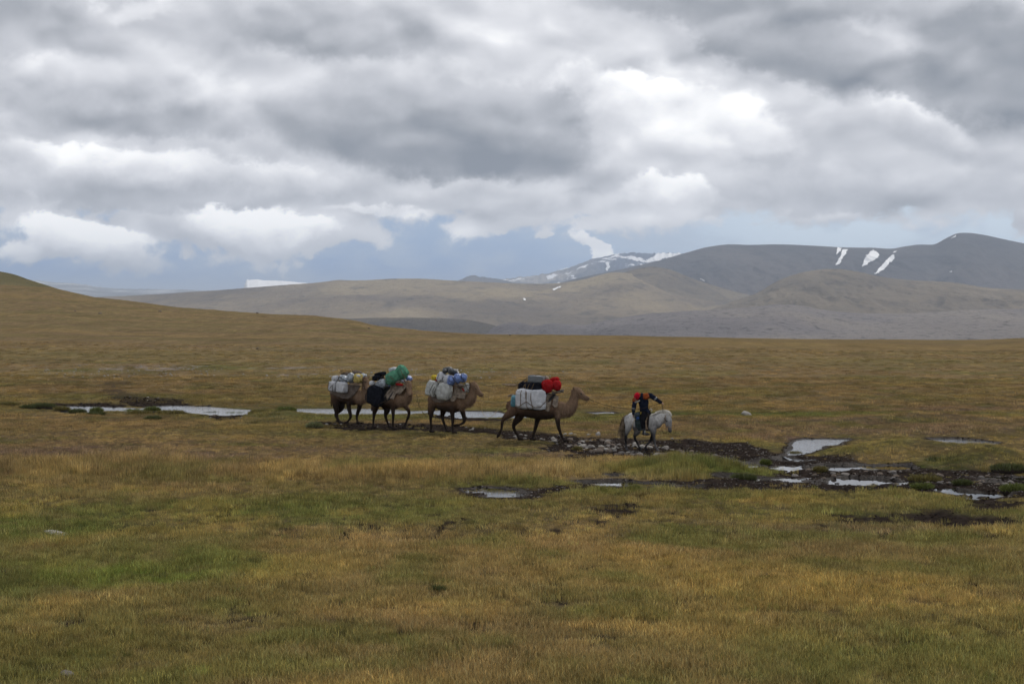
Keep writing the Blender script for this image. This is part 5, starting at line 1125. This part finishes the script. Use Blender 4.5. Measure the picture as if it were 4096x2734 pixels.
bag(fh, 'saddle_pouch', 585, 690, .28, (.20, .14, .17), cloth_mat('slate_cloth', (.05, .062, .07), .85, .1, .5), 'slate grey bundle tied behind the saddle on the horse', 'pouch', e1=.7, e2=.7, noise=.12, wr=.08, seed=81)
bag(fh, 'saddle_pouch', 600, 765, .34, (.12, .08, .12), cloth_mat('blue_cloth', (.03, .06, .16), .8, .1, .5), 'small blue pouch below the slate grey bundle on the horse', 'pouch', e1=.7, e2=.7, noise=.12, wr=.08, seed=82)
st = bpy.data.objects.new('stirrup', None); C.objects.link(st); st.matrix_world = fh.M; tag(st, 'stirrup hanging on its leather at the rider near foot', 'stirrup')
s1 = ([], []); rope_buf(s1, [hpnt(770, 760, .34), hpnt(775, 900, .36), hpnt(775, 1020, .37)], .012, 3, 6); direct('stirrup_leather', s1, M_TLEATH, st)
s2 = ([], []); c0 = np.array(hpnt(760, 1080, .37)); rope_buf(s2, [tuple(c0 + np.array((.0, .06 * math.cos(t), .09 * math.sin(t)))) for t in np.linspace(0, 6.3, 16)], .008, 1, 6); direct('stirrup_iron', s2, M_METAL, st)
br = bpy.data.objects.new('bridle', None); C.objects.link(br); br.matrix_world = fh.M; tag(br, 'tan leather bridle on the grey horse head', 'bridle')
def hdring(cx, cy, r, rl, tilt=0):
    c0 = np.array(hpnt(cx, cy, 0)); return [tuple(c0 + np.array((r * math.cos(t) * math.cos(tilt), rl * math.sin(t), r * math.cos(t) * math.sin(tilt)))) for t in np.linspace(0, 2 * math.pi, 18)]
q = ([], []); rope_buf(q, hdring(1276, 952, .098, .078, -.15), .011, 2, 6); direct('noseband', q, M_TLEATH, br)
q = ([], [])
for s in (-1, 1): rope_buf(q, [hpnt(1225, 655, s * .02), hpnt(1200, 720, s * .098), hpnt(1188, 800, s * .112), hpnt(1200, 900, s * .10), hpnt(1222, 960, s * .085), hpnt(1240, 1050, s * .06)], .010, 3, 6)
direct('cheek_strap', q, M_TLEATH, br)
q = ([], []); rope_buf(q, hdring(1205, 790, .15, .112, -.9), .009, 2, 6); direct('throat_strap', q, M_LEATH, br)

# ---- rider
rider = bpy.data.objects.new('person', None); C.objects.link(rider); rider.matrix_world = fh.M
tag(rider, 'rider in navy jacket with orange shoulders and red beanie, looking down and back', 'person')
def skin_mat():
    m, n, b = new_mat('weathered_skin', .6, .3); n.put(b.inputs['Base Color'], n.mix(n.noise(obj_pos(n), 18), (.23, .12, .075), (.32, .18, .115))); return m
M_SKIN = skin_mat()
M_NAVY = cloth_mat('navy_workwear', (.012, .016, .030), .85, .15, .35, 8, .02, 12)
M_ORANGE = cloth_mat('orange_yoke', (.22, .055, .018), .8, .2, .25)
M_TROU = cloth_mat('black_trousers', (.010, .010, .012), .85, .15, .4)
M_HAT = cloth_mat('red_knit', (.40, .010, .026), .9, .1, .12, 20, .01, 60)
M_BOOT = cloth_mat('grey_boot', (.05, .05, .052), .6, .3, .3)
M_REFL = cloth_mat('silver_band', (.15, .16, .16), .4, .5, .1)
HIP = (735, 640); J = dict(rs=(548, 372, .16), re=(515, 540, .24), rw=(505, 672, .22), ls=(862, 268, .04), le=(985, 350, .0), lw=(1105, 428, -.03))
def jb(a, b_, s, r, rl=None): return hpnt(a, b_, s) + (r, rl if rl else r)
B = ([], [])
chain(B, [jb(740, 650, 0, .14, .15), jb(735, 540, .02, .13, .12), jb(722, 420, .06, .155, .13), jb(705, 330, .09, .15, .12), jb(690, 285, .11, .09, .09)], 16, 4)
chain(B, [jb(690, 290, .12, .055), jb(640, 285, .18, .05), jb(600, 300, .22, .055)], 12, 3)              # neck, bent forward
hc = np.array(hpnt(578, 310, .26))
# head frame: up tilts left/down in the picture, face looks down to the near side
hz_ = np.array((.10, -.22, .97)); hz_ /= np.linalg.norm(hz_); hf = np.array((-.45, -.80, -.45)); hf -= hz_ * np.dot(hf, hz_); hf /= np.linalg.norm(hf); hl = np.cross(hz_, hf)
def hd(f, l, u, r, rl=None): p_ = hc + hf * f + hl * l + hz_ * u; return tuple(p_) + (r, rl if rl else r)
HS = tuple(hl)
chain(B, [hd(-.01, 0, .10, .05, .05), hd(-.005, 0, .05, .098, .082), hd(0, 0, -.01, .098, .078), hd(.015, 0, -.07, .075, .062), hd(.04, 0, -.11, .038, .035)], 16, 4, side=HS)
chain(B, [hd(.085, 0, .015, .014), hd(.108, 0, -.02, .018), hd(.092, 0, -.035, .014)], 8, 2, side=HS)        # nose
for s in (-1, 1):
    chain(B, [hd(-.01, s * .075, .01, .016, .01), hd(-.012, s * .085, -.02, .018, .010)], 8, 2, side=HS)     # ears
    chain(B, [hd(.082, s * .032, .03, .014), hd(.08, s * .055, .028, .010)], 8, 2, side=HS)                  # brow
chain(B, [hd(.083, -.022, -.062, .008), hd(.092, 0, -.060, .010), hd(.083, .022, -.062, .008)], 8, 2, side=HS)  # lips
for a, e, wv in (('rs', 're', 'rw'), ('ls', 'le', 'lw')):
    chain(B, [jb(*J[a], .062), jb(*J[e], .048), jb(*J[wv], .032)], 12, 4)
chain(B, [jb(700, 310, .10, .09), jb(*J['rs'], .06)], 12, 2); chain(B, [jb(710, 300, .08, .09), jb(*J['ls'], .06)], 12, 2)
LEGP = lambda s: [jb(735, 665, s * .35, .10), jb(728, 760, s * .85, .082), jb(712, 850, s, .064), jb(722, 960, s * 1.02, .055), jb(738, 1075, s * 1.0, .038)]
for s in (.33, -.33):
    chain(B, LEGP(s), 12, 4); t0 = np.array(hpnt(742, 1100, s)); chain(B, [tuple(t0 + np.array((-.04, 0, .02))) + (.036,), tuple(t0 + np.array((.06, 0, -.005))) + (.036,), tuple(t0 + np.array((.15, -.0, -.01))) + (.028,)], 10, 3)
def hand(wr, d, up, curl=.6, sgn=1):
    d = np.array(d, float); d /= np.linalg.norm(d); up = np.array(up, float); up -= d * np.dot(up, d); up /= np.linalg.norm(up); l = np.cross(d, up); w0 = np.array(wr)
    g = lambda a, b_, c: w0 + d * a + l * b_ + up * c
    chain(B, [tuple(g(-.01, 0, 0)) + (.020, .030), tuple(g(.045, 0, 0)) + (.018, .040), tuple(g(.085, 0, 0)) + (.014, .038)], 12, 3, side=tuple(l))
    for i, ln in enumerate((.070, .078, .072, .056)):
        b0 = (i - 1.5) * .021; c1 = curl
        p1 = g(.080, b0, 0); p2 = p1 + (d * math.cos(c1) - up * math.sin(c1)) * ln * .45; p3 = p2 + (d * math.cos(c1 * 2.1) - up * math.sin(c1 * 2.1)) * ln * .32; p4 = p3 + (d * math.cos(c1 * 2.9) - up * math.sin(c1 * 2.9)) * ln * .23
        chain(B, [tuple(p1) + (.0095,), tuple(p2) + (.009,), tuple(p3) + (.008,), tuple(p4) + (.007,)], 8, 2, side=tuple(l))
    a = g(.02, sgn * .030, 0); b2 = g(.05, sgn * .052, -.012); c2 = g(.078, sgn * .046, -.03)
    chain(B, [tuple(a) + (.013,), tuple(b2) + (.011,), tuple(c2) + (.009,)], 8, 2)
hand(hpnt(505, 678, .22), (-.05, 0, -1), (-1, 0, 0), .35, 1)
hand(hpnt(1108, 430, -.03), (.9, 0, -.5), (0, -.3, 1), .85, -1)
fused('body', B, .0065, M_SKIN, rider, 2)
# clothes
G = ([], [])
chain(G, [jb(755, 655, 0, .175, .20), jb(745, 600, .01, .165, .18), jb(735, 520, .03, .160, .155), jb(722, 420, .06, .185, .16), jb(706, 335, .09, .17, .145), jb(690, 285, .11, .10, .10)], 18, 4)
for a, e, wv in (('rs', 're', 'rw'), ('ls', 'le', 'lw')):
    A_, E_, W_ = jb(*J[a], .092), jb(*J[e], .078), jb(*J[wv], .054); m1 = tuple((np.array(A_) + np.array(E_)) / 2); chain(G, [A_, m1[:3] + (.088, .088), E_, W_], 14, 4)
    c_ = (705, 320, .09); chain(G, [jb(*c_, .14), A_], 14, 3)
chain(G, [jb(800, 640, .06, .10, .12), jb(850, 650, .05, .06, .12)], 12, 2)
jk = fused('jacket', G, .012, M_NAVY, rider, 2)
# wrinkles in the cloth
v = co(jk); nrm = np.zeros(len(v) * 3, np.float32); jk.data.vertices.foreach_get('normal', nrm); nrm = nrm.reshape(-1, 3)
v += nrm * (.016 * fbm(v[:, 0] * 7, v[:, 2] * 16 + v[:, 1] * 5, 4, 3))[:, None]; jk.data.vertices.foreach_set('co', v.astype(np.float32).reshape(-1)); jk.data.update()
G = ([], [])
chain(G, [jb(640, 268, .14, .10, .10), jb(620, 285, .12, .12, .10)], 12, 2); 
chain(G, [jb(745, 285, .10, .10, .135), jb(795, 285, .08, .106, .120), jb(810, 290, .07, .104, .116)], 14, 3)
chain(G, [jb(745, 325, .13, .09, .12), jb(785, 320, .11, .09, .11)], 12, 2)
fused('shoulder_yoke', G, .012, M_ORANGE, rider, 2)
G = ([], []); chain(G, [jb(560, 350, .18, .098), jb(535, 385, .185, .100)], 14, 3); fused('shoulder_yoke', G, .012, M_ORANGE, rider, 2)
G = ([], []); chain(G, [jb(690, 250, .12, .06, .085), jb(680, 300, .15, .055, .08), jb(672, 345, .17, .04, .06)], 12, 3); fused('collar', G, .012, M_NAVY, rider, 2)
G = ([], []); chain(G, [jb(545, 425, .27, .028), jb(590, 412, .29, .03), jb(640, 385, .28, .026)], 10, 3); fused('scarf', G, .01, cloth_mat('white_scarf', (.28, .265, .235), .9, .1, .2), rider, 1)
G = ([], []); chain(G, [hd(-.03, 0, .15, .035, .035), hd(-.02, 0, .115, .085, .080), hd(-.01, 0, .06, .115, .100), hd(.0, 0, .015, .114, .098), hd(.005, 0, -.012, .108, .093)], 18, 4, side=HS); fused('beanie', G, .009, M_HAT, rider, 2)
for (a, e), nm in ((('rs', 're'), 0), (('ls', 'le'), 1)):
    A_, E_ = np.array(hpnt(*J[a])), np.array(hpnt(*J[e])); D_ = (E_ - A_) / np.linalg.norm(E_ - A_); c_ = A_ + (E_ - A_) * (1.12 if nm == 0 else .95)
    G = ([], []); chain(G, [tuple(c_ - D_ * .006) + (.077 + .006 * nm,), tuple(c_ + D_ * .006) + (.077 + .006 * nm,)], 16, 1); direct('reflective_band', G, M_REFL, rider)
for s in (.33, -.33):
    G = ([], []); L_ = LEGP(s); chain(G, [tuple(p_[:3]) + (p_[3] * 1.2 + .02,) for p_ in L_[:4]], 14, 4); fused('trouser_leg', G, .013, M_TROU, rider, 2)
    G = ([], []); t0 = np.array(hpnt(742, 1100, s)); chain(G, [jb(722, 930, s * 1.02, .068), jb(738, 1075, s, .056), tuple(t0 + np.array((-.01, 0, -.0))) + (.055,)], 12, 3)
    chain(G, [tuple(t0 + np.array((-.055, 0, -.005))) + (.045,), tuple(t0 + np.array((.05, 0, -.012))) + (.050,), tuple(t0 + np.array((.165, -.01, -.02))) + (.038,)], 12, 3); fused('boot', G, .010, M_BOOT, rider, 2)
G = ([], []); chain(G, [jb(672, 640, .20, .022, .02), jb(672, 690, .24, .022, .02)], 8, 2); direct('yellow_tag', G, M_YEL, rider)

# ================================================================== ROPES, REINS
def sag(a, b_, d, n_=8):
    a, b_ = Vector(a), Vector(b_); return [tuple(a.lerp(b_, t) + Vector((0, 0, -d * 4 * t * (1 - t)))) for t in np.linspace(0, 1, n_)]
hand_r = fh.world(hpnt(560, 566, .32)); nose4 = f4.world(f4.hp(.50, 0, -.05))
rope_thing('lead_rope', [sag(nose4, fh.world(hpnt(480, 560, .34)), .10) + [tuple(fh.world(hpnt(600, 572, .24))), tuple(fh.world(hpnt(760, 540, .22))), tuple(fh.world(hpnt(930, 490, .15))), tuple(fh.world(hpnt(1070, 455, .03)))]], .009, M_DROPE,
           'taut dark lead rope from the foremost camel nose to the rider', 'rope')
nose3 = f3.world(f3.hp(.50, 0, -.09)); rump4 = f4.world(f4.pt(350, 600, .1))
lo3 = f3.world(f3.pt(1320, 1060, .0)); lo3b = f3.world(f3.pt(1400, 1160, 0)); lo3b.z = max(lo3b.z, gz_at(lo3b.x, lo3b.y) + .05)
rope_thing('lead_rope', [[tuple(nose3), tuple(f3.world(f3.pt(1306, 860, 0))), tuple(lo3), tuple(lo3b), tuple(f4.world(f4.pt(30, 970, .05))), tuple(f4.world(f4.pt(200, 790, .1))), tuple(rump4)]], .008, M_TROPE,
           'pale slack lead rope from the camel with blue bags to the foremost camel', 'rope')
nose2 = f2.world(f2.hp(.50, 0, -.09))
rope_thing('lead_rope', [[tuple(nose2), tuple(f2.world(f2.pt(2010, 760, .1))), tuple(f2.world(f2.pt(2060, 980, .1))), tuple(f2.world(f2.pt(2170, 1170, .1))), tuple(f3.world(f3.pt(330, 1230, .1))), tuple(f3.world(f3.pt(480, 1250, .1))), tuple(f3.world(f3.pt(620, 1160, .05)))]], .008, M_DROPE,
           'thin slack lead rope from the camel with the green bundle towards the next camel', 'rope')
rope_thing('rein', [[tuple(fh.world(hpnt(1135, 440, -.03))), tuple(fh.world(hpnt(1148, 520, -.03))), tuple(fh.world(hpnt(1145, 600, -.05))), tuple(fh.world(hpnt(1165, 700, -.14))), tuple(fh.world(hpnt(1200, 900, -.14))), tuple(fh.world(hpnt(1235, 1040, -.07)))],
                     [tuple(fh.world(hpnt(1110, 450, .0))), tuple(fh.world(hpnt(1135, 530, .02))), tuple(fh.world(hpnt(1150, 640, .13)))],
                     [tuple(fh.world(hpnt(1115, 960, .10))), tuple(fh.world(hpnt(1140, 1060, .06))), tuple(fh.world(hpnt(1190, 1095, .06))), tuple(fh.world(hpnt(1240, 1050, .06)))]], .007, M_LEATH, 'dark reins running from the rider outstretched hand to the horse bit', 'reins')
rope_thing('halter_rope', [[tuple(fh.world(hpnt(545, 780, .34))), tuple(fh.world(hpnt(490, 900, .36))), tuple(fh.world(hpnt(480, 1030, .34))), tuple(fh.world(hpnt(510, 1110, .32))), tuple(fh.world(hpnt(440, 1090, .32))), tuple(fh.world(hpnt(430, 1180, .32)))]], .007, M_TROPE, 'loose rope end dangling from the saddle behind the rider leg', 'rope')

# ================================================================== STONES, TUSSOCKS
stone_mats = [cloth_mat('stone_grey', (.175, .16, .148), .9, .2, .3, 12, .01, 30), cloth_mat('stone_brown', (.145, .118, .098), .9, .2, .3, 12, .01, 30), cloth_mat('stone_pale', (.29, .275, .25), .9, .2, .2, 12, .01, 30)]
protos = []
for i in range(9):
    bm = bmesh.new(); bmesh.ops.create_icosphere(bm, subdivisions=3, radius=1.0)
    for v_ in bm.verts:
        p_ = v_.co; q = fbm(np.array([p_.x * 1.1 + p_.z * .8 + i * 7]), np.array([p_.y * 1.1 - p_.z * .6 + i * 3]), i, 3)[0]; q2 = fbm(np.array([p_.x * 3 + i]), np.array([p_.y * 3 + p_.z * 2]), i + 30, 2)[0]
        s = 1 + .28 * q + .07 * q2; v_.co = Vector((p_.x * s, p_.y * s * .85, max(p_.z, -.6) * s * .62))
    me = bpy.data.meshes.new('stone'); bm.to_mesh(me); bm.free(); me.polygons.foreach_set('use_smooth', [True] * len(me.polygons)); me.materials.append(stone_mats[i % 3]); protos.append(me)
HOOVES = [tuple(fh.world(fh.pt(a, b_, s))[:2]) for a, b_, s in ((1015, 1500, .15), (762, 1470, -.15), (352, 1440, .15), (635, 1450, -.15))] + [tuple(f4.world(f4.pt(a, b_, s))[:2]) for a, b_, s in ((1430, 1475, .2), (800, 1425, -.2), (562, 1410, -.2))]
def stone(px, py, wpx, kind=None, label=None, group=None, hk=1.0):
    X, Y = unproj(px, py, -.05)
    if any(math.hypot(X - a, (Y - b_) * .6) < .30 + wpx / F * Y * .5 for a, b_ in HOOVES): return None
    z = gz_at(X, Y); s = wpx / F * Y / 2
    me = protos[rr.randrange(9) if kind is None else rr.choice([k for k in range(9) if k % 3 == kind])]
    o = link(bpy.data.objects.new('stone', me)); o.location = (X, Y, z + s * .12 * hk); o.scale = (s, s * rr.uniform(.8, 1.2), s * rr.uniform(.65, 1.0) * hk); o.rotation_euler = (rr.uniform(-.25, .25), rr.uniform(-.25, .25), rr.uniform(0, 6.28))
    return tag(o, label, 'stone', group)
TINT = ('grey', 'brown', 'pale')
def stone_field(n_, xa, xb, ya, yb, wa, wb, label, group, line=None, kinds=None):
    c = 0; tries = 0
    while c < n_ and tries < n_ * 30:
        tries += 1; px, py = rr.uniform(xa, xb), rr.uniform(ya, yb)
        if line and not line(px, py): continue
        k = rr.choice(kinds or (0, 1, 2)); lb = label(px, py, TINT[k]) if callable(label) else label; o_ = stone(px, py, (wa + (wb - wa) * rr.random() ** 2.2) * .9, k, lb, lb if callable(label) else group); c += o_ is not None
def in_z(poly):
    pa = np.array(poly, float); return lambda x, y: bool(in_poly(np.array([x]), np.array([y]), pa)[0])
core = in_z([(2150,1752),(2330,1762),(2560,1780),(2700,1800),(2800,1812),(2800,1830),(2700,1826),(2560,1826),(2440,1820),(2330,1806),(2260,1786),(2160,1764)])
stone_field(150, 2160, 2800, 1750, 1830, 12, 38, lambda x, y, t: '%s stone in the dark mud %s' % (t, 'between the foremost camel and the horse' if x < 2340 else 'just behind the horse tail' if x < 2500 else 'under the belly of the horse' if x < 2640 else 'ahead of the horse'), '', core)
front = in_z([(2340,1800),(2480,1806),(2640,1815),(2800,1818),(2900,1826),(2890,1838),(2700,1832),(2500,1828),(2360,1815)])
stone_field(38, 2340, 2900, 1800, 1838, 20, 46, lambda x, y, t: 'large %s stone at the near mud edge, %s' % (t, 'left of the horse' if x < 2500 else 'in front of the horse legs' if x < 2660 else 'right of the horse'), '', front, (0, 1, 1))
stone_field(16, 2040, 2300, 1742, 1766, 12, 30, lambda x, y, t: '%s stone in the mud by the feet of the foremost camel' % t, '', None, (0, 2))
stone_field(26, 3180, 3640, 1886, 1930, 16, 40, lambda x, y, t: '%s wet stone among the bog puddles, %s' % (t, 'nearer the pond' if x < 3400 else 'nearer the right bank'), '', None, (1, 0))
stone_field(24, 3700, 4060, 1890, 1952, 18, 42, lambda x, y, t: '%s stone in the mud below the right hand bank, %s' % (t, 'left part' if x < 3880 else 'right part'), '', None, (1, 0))
stone_field(14, 2850, 3060, 1800, 1866, 12, 30, 'grey stone where the stony mud meets the first puddles', 'stones near the first puddles', None, (0, 1))
stone_field(14, 800, 1000, 1655, 1676, 8, 22, 'small stone on the dark spit in front of the stream', 'stones on the dark spit by the stream')
stone_field(10, 880, 970, 1632, 1650, 6, 16, 'dark stone standing in the stream water', 'stones in the stream', None, (1,))
stone_field(8, 1300, 1700, 1690, 1712, 10, 20, 'pale stone in the track behind the last camels', 'pale stones in the track of the last camels', None, (2, 0))
stone_field(6, 1860, 1960, 1704, 1726, 10, 18, 'pale stone in the grass ahead of the camel with blue bags', 'pale stones ahead of the camel with blue bags', None, (2,))
stone_field(6, 470, 640, 1590, 1604, 8, 14, 'pale stone on the muddy trail beyond the stream', 'pale stones on the trail', None, (2, 0))
for px, py, wd_, k, lb, hk in ((2987, 1664, 50, 2, 'lone white boulder on the bright green strip beyond the horse', 1.1), (2392, 1752, 26, 2, 'upright pale slab at the far edge of the stony mud', 1.8), (2354, 1748, 18, 2, 'small bright white stone left of the pale slab', 1), (2405, 1808, 46, 1, 'biggest brown stone in the mud, left of the horse hind feet', 1.5), (2688, 1766, 16, 2, 'single white stone in the black mud right of the horse', 1),
                           (228, 2143, 96, 2, 'flat pale rock lying in the grass at the left', .35), (268, 2722, 70, 0, 'grey rock cut by the bottom edge at the left', .8), (1307, 1702, 18, 2, 'round white stone left of the last camel feet', 1), (1900, 1654, 26, 1, 'dark stone block on the far bank by the lifted foreleg', 1.2), (4030, 2256, 20, 0, 'small grey stone in the grass near the right edge', .8), (3895, 2256, 12, 0, 'tiny grey stone left of the other near the right edge', .8),
                           (1030, 1395, 14, 1, 'dark rock on the slope above the stream left of centre', 1), (2040, 1340, 9, 1, 'dark rock on the near skyline', .9), (400, 1254, 14, 1, 'brown rock on the left slope', .9), (1029, 1253, 12, 1, 'dark rock on the skyline of the left slope', 1), (640, 1246, 16, 1, 'broad dark rock high on the left slope', .7), (300, 1245, 10, 1, 'dark rock left of the brown rock on the left slope', .8), (1476, 1313, 16, 1, 'dark flat rock near the crest left of centre', .6), (1500, 1398, 10, 0, 'grey rock in the middle slope', .8)):
    if py > 1420: stone(px, py, wd_, k, lb, None, hk)
    else:
        # on the rising slope: walk out along the line of sight until it meets the ground
        u_ = (px - CX) / F; Ys = np.linspace(100, float(crest_of(np.array([u_]))[0][0]) * .995, 900); zz = ground(u_ * Ys, Ys)[0]; sy = HY - F * (zz - H) / Ys
        k_ = int(np.argmax(sy < py + .5)) if (sy < py + .5).any() else len(Ys) - 1
        Y = Ys[k_]; s = wd_ / F * Y / 2; o = link(bpy.data.objects.new('stone', protos[3 * rr.randrange(3) + k])); o.location = (u_ * Y, Y, zz[k_] + s * .2 * hk); o.scale = (s, s, s * hk); o.rotation_euler = (0, 0, rr.uniform(0, 6)); tag(o, lb, 'rock')

# gravel and clods too small to pick apart
def scatter_small(name, n_, sampler, smin, smax, mat, label, zoff=0.0):
    bm = bmesh.new(); V_ = []; F_ = []
    base = bmesh.new(); bmesh.ops.create_icosphere(base, subdivisions=1, radius=1.0); bv = np.array([v_.co[:] for v_ in base.verts]); bf = [tuple(v_.index for v_ in f.verts) for f in base.faces]; base.free(); bm.free()
    X, Y = sampler(n_); z, M_ = ground(X, Y)
    for i in range(len(X)):
        s = smin + (smax - smin) * rr.random() ** 3; d = bv * (1 + .16 * rng.normal(0, 1, (len(bv), 1))).clip(.6, 1.4) * np.array((s, s * rr.uniform(.7, 1.2), s * rr.uniform(.4, .9)))
        k0 = len(V_); V_ += (d + np.array((X[i], Y[i], z[i] + zoff + s * .15))).tolist(); F_ += [tuple(k0 + q for q in f) for f in bf]
    o = mesh_obj(name, V_, F_, mat, smooth=False); return tag(o, label, kind='stuff')
def in_mud(nwant, lo=.6, yr=(39, 60), xr=(-1, 21)):
    def f(n_):
        X = rng.uniform(*xr, n_ * 6); Y = rng.uniform(*yr, n_ * 6); _, M_ = ground(X, Y); ok = (M_['mud'] > lo) & (M_['wd'] < .1); return X[ok][:n_], Y[ok][:n_]
    return f
scatter_small('gravel', 2600, in_mud(0), .012, .035, stone_mats[0], 'small gravel strewn through the dark mud')
m_clod, n, b = new_mat('peat_clod', .95, 0); n.put(b.inputs['Base Color'], n.mix(n.noise(geo_pos(n), 9, 3), (.010, .008, .007), (.035, .027, .022)))
scatter_small('mud_clod', 5000, in_mud(0, .5, (24, 60), (-6, 21)), .012, .045, m_clod, 'broken clods of black peat in the trampled mud')
def left_mud(n_):
    X = rng.uniform(-26, -2, n_ * 8); Y = rng.uniform(60, 80, n_ * 8); _, M_ = ground(X, Y); ok = (M_['mud'] > .5) & (M_['wd'] < .05); return X[ok][:n_], Y[ok][:n_]
scatter_small('bank_rubble', 900, left_mud, .02, .09, m_clod, 'dark rubble on the banks of the stream')
def scree(n_):
    X = rng.uniform(-38, 6, n_); Y = rng.uniform(98, 112, n_); k = fbm(X / 5, Y / 3, 151, 3) > .12; return X[k], Y[k]
scatter_small('pale_scree', 1500, scree, .02, .10, stone_mats[2], 'pale stony patches on the slope beyond the stream')

# tussocks: turf mounds with their own grass, each a thing
def tussock(px, py, wpx, hpx, label, col, seed, dark=True):
    X, Y = unproj(px, py, 0); z = gz_at(X, Y); a = wpx / F * Y / 2; hh = hpx / F * Y * (.62 if px > 1900 else .85); root = bpy.data.objects.new('grass_tussock', None); C.objects.link(root); root.location = (X, Y, min(z, 0) - .03); tag(root, label, 'tussock', 'turf hummocks along the water')
    r_ = np.random.default_rng(seed); nr, nc = 12, 30; V_ = []; F_ = []
    TA = np.linspace(0, 2 * math.pi, 65); TK = 1 + .22 * fbm(np.cos(TA) * 1.5 + seed, np.sin(TA) * 1.5, seed, 3); TH = fbm(np.cos(TA) * 3 + seed, np.sin(TA) * 3, seed + 3, 2)
    def sf(ang, t):
        q_ = (ang % (2 * math.pi)) / (2 * math.pi) * 64; i_ = int(q_); w_ = q_ - i_; k = TK[i_] * (1 - w_) + TK[i_ + 1] * w_ if i_ < 64 else TK[64]; nh = TH[min(i_, 64)] * (1 - t); rad = (1 - t ** 2.6) ** .5 if t < 1 else 0
        return np.array((a * k * rad * math.cos(ang), a * .75 * k * rad * math.sin(ang), hh * t * (1 + .2 * nh)))
    for i in range(nr):
        for j in range(nc): V_.append(sf(2 * math.pi * j / nc, i / (nr - 1) * .985))
    for i in range(nr - 1):
        for j in range(nc): j2 = (j + 1) % nc; F_.append((i * nc + j, i * nc + j2, (i + 1) * nc + j2, (i + 1) * nc + j))
    F_.append(tuple((nr - 1) * nc + j for j in range(nc)))
    mesh_obj('peat_mound', V_, F_, m_clod, root)
    vs, fs, tn = [], [], []
    for i in range(int(500 + 700 * a)):
        ang = r_.uniform(0, 6.28); t = r_.uniform(.30, 1) ** .8 * .985; p_ = sf(ang, t); L = r_.uniform(.08, .20) * (1 if dark else 1.2); out = np.array((math.cos(ang), math.sin(ang), 0)) * (1 - t * .8) ; d = out * .55 + np.array((r_.normal(0, .25), r_.normal(0, .25), .75 - .5 * (1 - t))); d /= np.linalg.norm(d)
        g = r_.uniform(0, 3.14); w_ = np.array((math.cos(g), math.sin(g), 0)) * .007; tip = p_ + d * L + np.array((0, 0, -.25 * L * (1 - t))); mid = p_ + d * L * .55
        k = len(vs); vs += [p_ - w_, p_ + w_, mid + w_, mid - w_, tip]; fs += [(k, k + 1, k + 2, k + 3), (k + 3, k + 2, k + 4)]; q = r_.uniform(.6, 1.5); tn += [np.array(col) * q * (1.25, 1.15, 1.0)] * 5
    o = mesh_obj('grass_blades', vs, fs, m_tuss, root); set_col(o.data, 'tint', np.clip(np.array(tn), 0, 1)); o['kind'] = 'stuff'
m_tuss, n, b = new_mat('tussock_grass', .8, .2); n.put(b.inputs['Base Color'], n.n('ShaderNodeAttribute', attribute_name='tint').outputs['Color'])
OL, GN, DG, ST = (.125, .115, .040), (.095, .120, .034), (.065, .080, .030), (.22, .165, .075)
TUS = [(245, 1636, 66, 13, 'olive tussock at the left end of the water', OL), (170, 1630, 100, 20, 'broad dark hummock left of the first water patch', DG), (110, 1634, 60, 14, 'dark hummock near the left edge of the photo', DG), (30, 1622, 90, 12, 'low hummock cut by the left edge of the photo', OL),
       (387, 1646, 54, 19, 'round tussock standing in the middle of the left water patch', GN), (535, 1634, 96, 22, 'large green tussock in the stream between two water patches', GN), (612, 1636, 66, 19, 'second green tussock in the stream just right of the large one', GN), (845, 1640, 88, 16, 'flat-topped tussock on the far bank right of the long water patch', DG), (940, 1642, 110, 17, 'long low tussock on the far bank beside the stream stones', GN),
       (310, 1652, 70, 14, 'dark crumbling tussock in front of the left water', DG), (385, 1660, 84, 10, 'black-sided hummock in front of the round tussock', DG), (560, 1660, 110, 16, 'overhanging turf edge with a black notch in front of the stream', OL), (680, 1658, 130, 15, 'long turf hummock in front of the widest water', OL), (1040, 1660, 90, 20, 'mound at the right end of the widest water', OL), (1145, 1642, 80, 19, 'high grassy mound between the two stream reaches', GN), (1115, 1662, 60, 14, 'black-sided hummock right of the mound', DG),
       (1258, 1712, 70, 22, 'pale green bushy tuft left of the last camel feet', (.13, .15, .08)), (610, 1678, 60, 10, 'small dark hummock in the near meadow left', DG), (3062, 1856, 34, 22, 'small tuft standing between two puddles', GN), (3282, 1882, 50, 14, 'grassy tuft among the brown stones', OL), (3700, 1912, 130, 20, 'tall tuft in the bog near the right bank', OL), (3850, 1930, 70, 18, 'tuft between stones in the right of the bog', DG), (4060, 1968, 120, 36, 'bright grassy lump at the right edge of the bog', GN),
       (3690, 1944, 90, 14, 'mossy tuft at the near bank of the bog', GN), (2975, 1905, 110, 16, 'dark notch of turf on the near island', DG), (2720, 1868, 240, 22, 'long dark green hummock before the stony mud', (.08, .10, .03)), (2860, 1858, 150, 28, 'highest hummock at the right end of the near island', (.085, .10, .035)), (2700, 1822, 46, 12, 'grass tuft among stones under the horse head', OL), (2310, 1800, 30, 9, 'tiny tuft among the stones left of the horse', OL),
       (2540, 1962, 40, 10, 'low tuft at the edge of the narrow puddle', GN), (1012, 2270, 70, 18, 'dark tuft beside a bare hole in the near meadow', DG), (1750, 2372, 44, 12, 'single dark tuft in the middle foreground', DG), (3180, 1800, 60, 22, 'steep grassy corner left of the pond', OL), (3480, 1815, 200, 20, 'grass shelf right of the pond', ST), (3820, 1850, 220, 26, 'dark overhanging turf bank at the right', DG), (4040, 1880, 160, 28, 'undercut black turf bank at the far right', DG)]
for i, t_ in enumerate(TUS): tussock(*t_, 700 + i)
